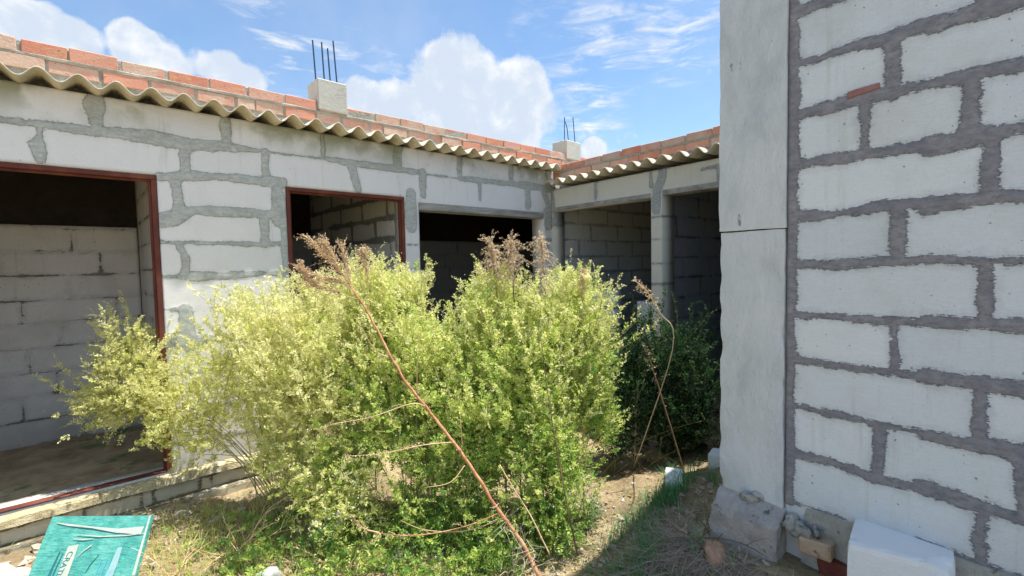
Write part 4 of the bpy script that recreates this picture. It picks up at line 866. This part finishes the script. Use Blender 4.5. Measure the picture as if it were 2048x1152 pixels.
# grass, straw, litter (uncountable)
def blades(name, label, cat, pts, g, h, w_, m, tm=(.2, 1), flat=.0, seg=3):
    n = len(pts); z = gh(pts[:, 0], pts[:, 1]); base = np.c_[pts, z]
    d = unit(np.c_[g.normal(0, 1, (n, 2)), np.zeros(n)]); hh = h * g.uniform(.4, 1.2, n); lean_ = g.uniform(.2, 1., n)
    V = np.zeros((n, (seg + 1) * 2, 3)); sd_ = np.cross(d, (0, 0, 1.))
    for k in range(seg + 1):
        u = k / seg; c = base + d * (lean_ * hh * u * u * (1 + flat * 2))[:, None] + np.array([0, 0, 1.]) * ((hh * u * (1 - .35 * u * lean_)) * (1 - flat) + .006)[:, None]
        ww = (w_ * (1 - u * .85))
        V[:, 2 * k] = c - sd_ * ww; V[:, 2 * k + 1] = c + sd_ * ww
    m_ = (seg + 1) * 2; F = np.concatenate([np.stack([np.arange(n) * m_ + 2 * k, np.arange(n) * m_ + 2 * k + 1, np.arange(n) * m_ + 2 * k + 3, np.arange(n) * m_ + 2 * k + 2], 1) for k in range(seg)])
    o = put(name, mesh_np(name, V.reshape(-1, 3), [F], {'tint': np.repeat(g.uniform(*tm, n), m_)}), m); tag(o, label, cat, None, 'stuff'); return o
g = np.random.default_rng(5)
def scat(n, cx, cy, sx, sy): return np.c_[g.normal(cx, sx, n), g.normal(cy, sy, n)]
def clip(P): 
    k = (P[:, 1] < 4.0) & ~((P[:, 0] > 2.17) & (P[:, 1] < 1.22)) & (P[:, 0] < 4.0); return P[k]
def patchy(P, th, seed): return P[fbm(P[:, 0] * 7, P[:, 1] * 7, seed) > th]
blades('green_grass', 'fine green grass on the shaded soil left of the concrete column', 'grass', patchy(clip(np.concatenate([scat(2600, 2.3, 1.36, .20, .11), scat(900, 1.95, 1.2, .2, .12), scat(200, 2.5, 1.2, .2, .1)])), .47, 61), g, .12, .0024, M['grass'], (.0, .9))
blades('dry_straw', 'greyish dry straw scattered around the foot of the concrete column', 'straw', clip(np.concatenate([scat(2300, 2.05, 1.05, .18, .15), scat(300, 1.8, .9, .3, .2), scat(150, 2.3, 1.3, .2, .1)])), g, .16, .0020, M['straws'], (0, 1), .75)
blades('yellow_grass', 'yellowish grass and dry stems over the sunny bank before the plinth', 'grass', clip(np.concatenate([scat(1500, .5, 3.35, .35, .25), scat(900, .75, 2.8, .25, .3), scat(500, .3, 3.1, .2, .3)])), g, .075, .0018, M['leafy'], (0, .9))
P = clip(np.concatenate([scat(900, 1.3, 1.9, .35, .3), scat(600, .8, 2.7, .3, .4), scat(500, 1.9, 1.3, .3, .3), scat(250, 2.6, 1.6, .4, .2)])); n = len(P)
L = Leaves(); c = np.c_[P, gh(P[:, 0], P[:, 1]) + .006]; a = unit(np.c_[g.normal(0, 1, (n, 2)), g.normal(0, .25, n)]); b_ = unit(np.cross(a, np.c_[g.normal(0, .3, (n, 2)), np.ones(n)]))
L.quads(c, a * g.uniform(.008, .022, (n, 1)), b_ * g.uniform(.003, .008, (n, 1)), g.uniform(0, 1, n))
o = put('leaf_litter', L.mesh('leaf_litter'), M['dryleaf']); tag(o, 'dry brown leaf litter scattered over the soil under the weeds', 'leaf litter', None, 'stuff')
g = np.random.default_rng(15); mb = MB()
P = np.concatenate([scat(240, .1, 3.5, .3, .25), scat(260, 1.2, 2.4, .6, .5), scat(260, 2.1, 1.3, .35, .3), scat(120, .4, 3.8, .5, .1)]); P = P[(P[:, 1] < 4.0)]
for x, y in P:
    s_ = float(np.clip(g.lognormal(-4.75, .5), .004, .030)); mb.lump((x, y, float(gh(x, y)) + s_ * .25), (s_ * g.uniform(.8, 1.4), s_, s_ * g.uniform(.5, .8)), int(g.integers(1e6)), g.uniform(0, 3), 4, .35, g.uniform(0, 1))
mpeb, t, b_m = mat('pebbles', .95, .15); co = t.obj()
t.link(t.mix(t.sm(t.noise(co, 30, 4, .6), .35, .65), t.ramp(t.attr('tint'), [(0, (.20, .15, .10)), (.5, (.40, .33, .24)), (.8, (.52, .50, .46)), (1, (.42, .20, .13))]), (.34, .28, .19)), b_m.inputs[0])
tag(mb.put('rubble_bits', mpeb), 'scattered pebbles, clods and mortar crumbs over the bare soil', 'rubble', None, 'stuff')
# low leafy growth round the foot of the bushes
g = np.random.default_rng(88); P = patchy(clip(np.concatenate([scat(1100, 1.15, 2.35, .28, .30), scat(420, .75, 2.95, .22, .22), scat(260, 1.5, 1.95, .14, .12)])), .42, 71); n = len(P)
L = Leaves(); c = np.c_[P, gh(P[:, 0], P[:, 1]) + g.uniform(.0, .13, n) ** 1.2]
sprigs(L, c, g.normal(0, .8, (n, 3)) + np.array([0, 0, 1.]), g, 14, .08, .0055, .011, .42, .18)
tag(put('ground_weeds', L.mesh('ground_weeds'), M['leaf']), 'low ferny green growth covering the soil round the foot of the bushes', 'weeds', None, 'stuff')
# dead twigs on the lower left
def twigs(label, x, y, n, ln, seed, m):
    g = np.random.default_rng(seed); z = float(gh(x, y)); root = empty('dead_twigs', (x, y, z), label, 'twigs', 'dead twigs in the foreground'); mb = MB()
    for i in range(n):
        d = unit(np.array([[g.normal(), g.normal(), abs(g.normal(0, .45)) + .1]]))[0]; l = ln * g.uniform(.5, 1.2); p0 = np.array([x, y, z]) + g.normal(0, .03, 3) * (1, 1, 0); P = bez(p0, p0 + d * l, np.array([0, 0, l * .2]), 8)
        P[:, 2] = np.maximum(P[:, 2], gh(P[:, 0], P[:, 1]) + .005); mb.tube(P, .0024, .001, 4)
        for k in range(2):
            j = int(g.integers(3, 7)); e = unit((d + g.normal(0, .6, 3))[None])[0]; mb.tube(bez(P[j], P[j] + e * l * .35, np.array([0, 0, .02]), 5), .0015, .0006, 3)
    mb.put('twig_spray', m, root)
twigs('spray of dead straw coloured twigs on the bank right of the teal board', .62, 2.98, 16, .34, 61, M['straw'])
twigs('dead twig tangle under the lower left edge of the central bush', .95, 2.5, 14, .26, 62, M['straw'])
twigs('low dead twigs just right of the teal board corner', .32, 3.0, 9, .26, 63, M['straw'])
twigs('bare grey twigs at the base of the leaning stalk', 1.5, 1.72, 16, .24, 64, M['greystalk'])
twigs('curved bare twigs over the foot of the concrete column', 2.16, 1.08, 8, .30, 65, M['darkstalk'])
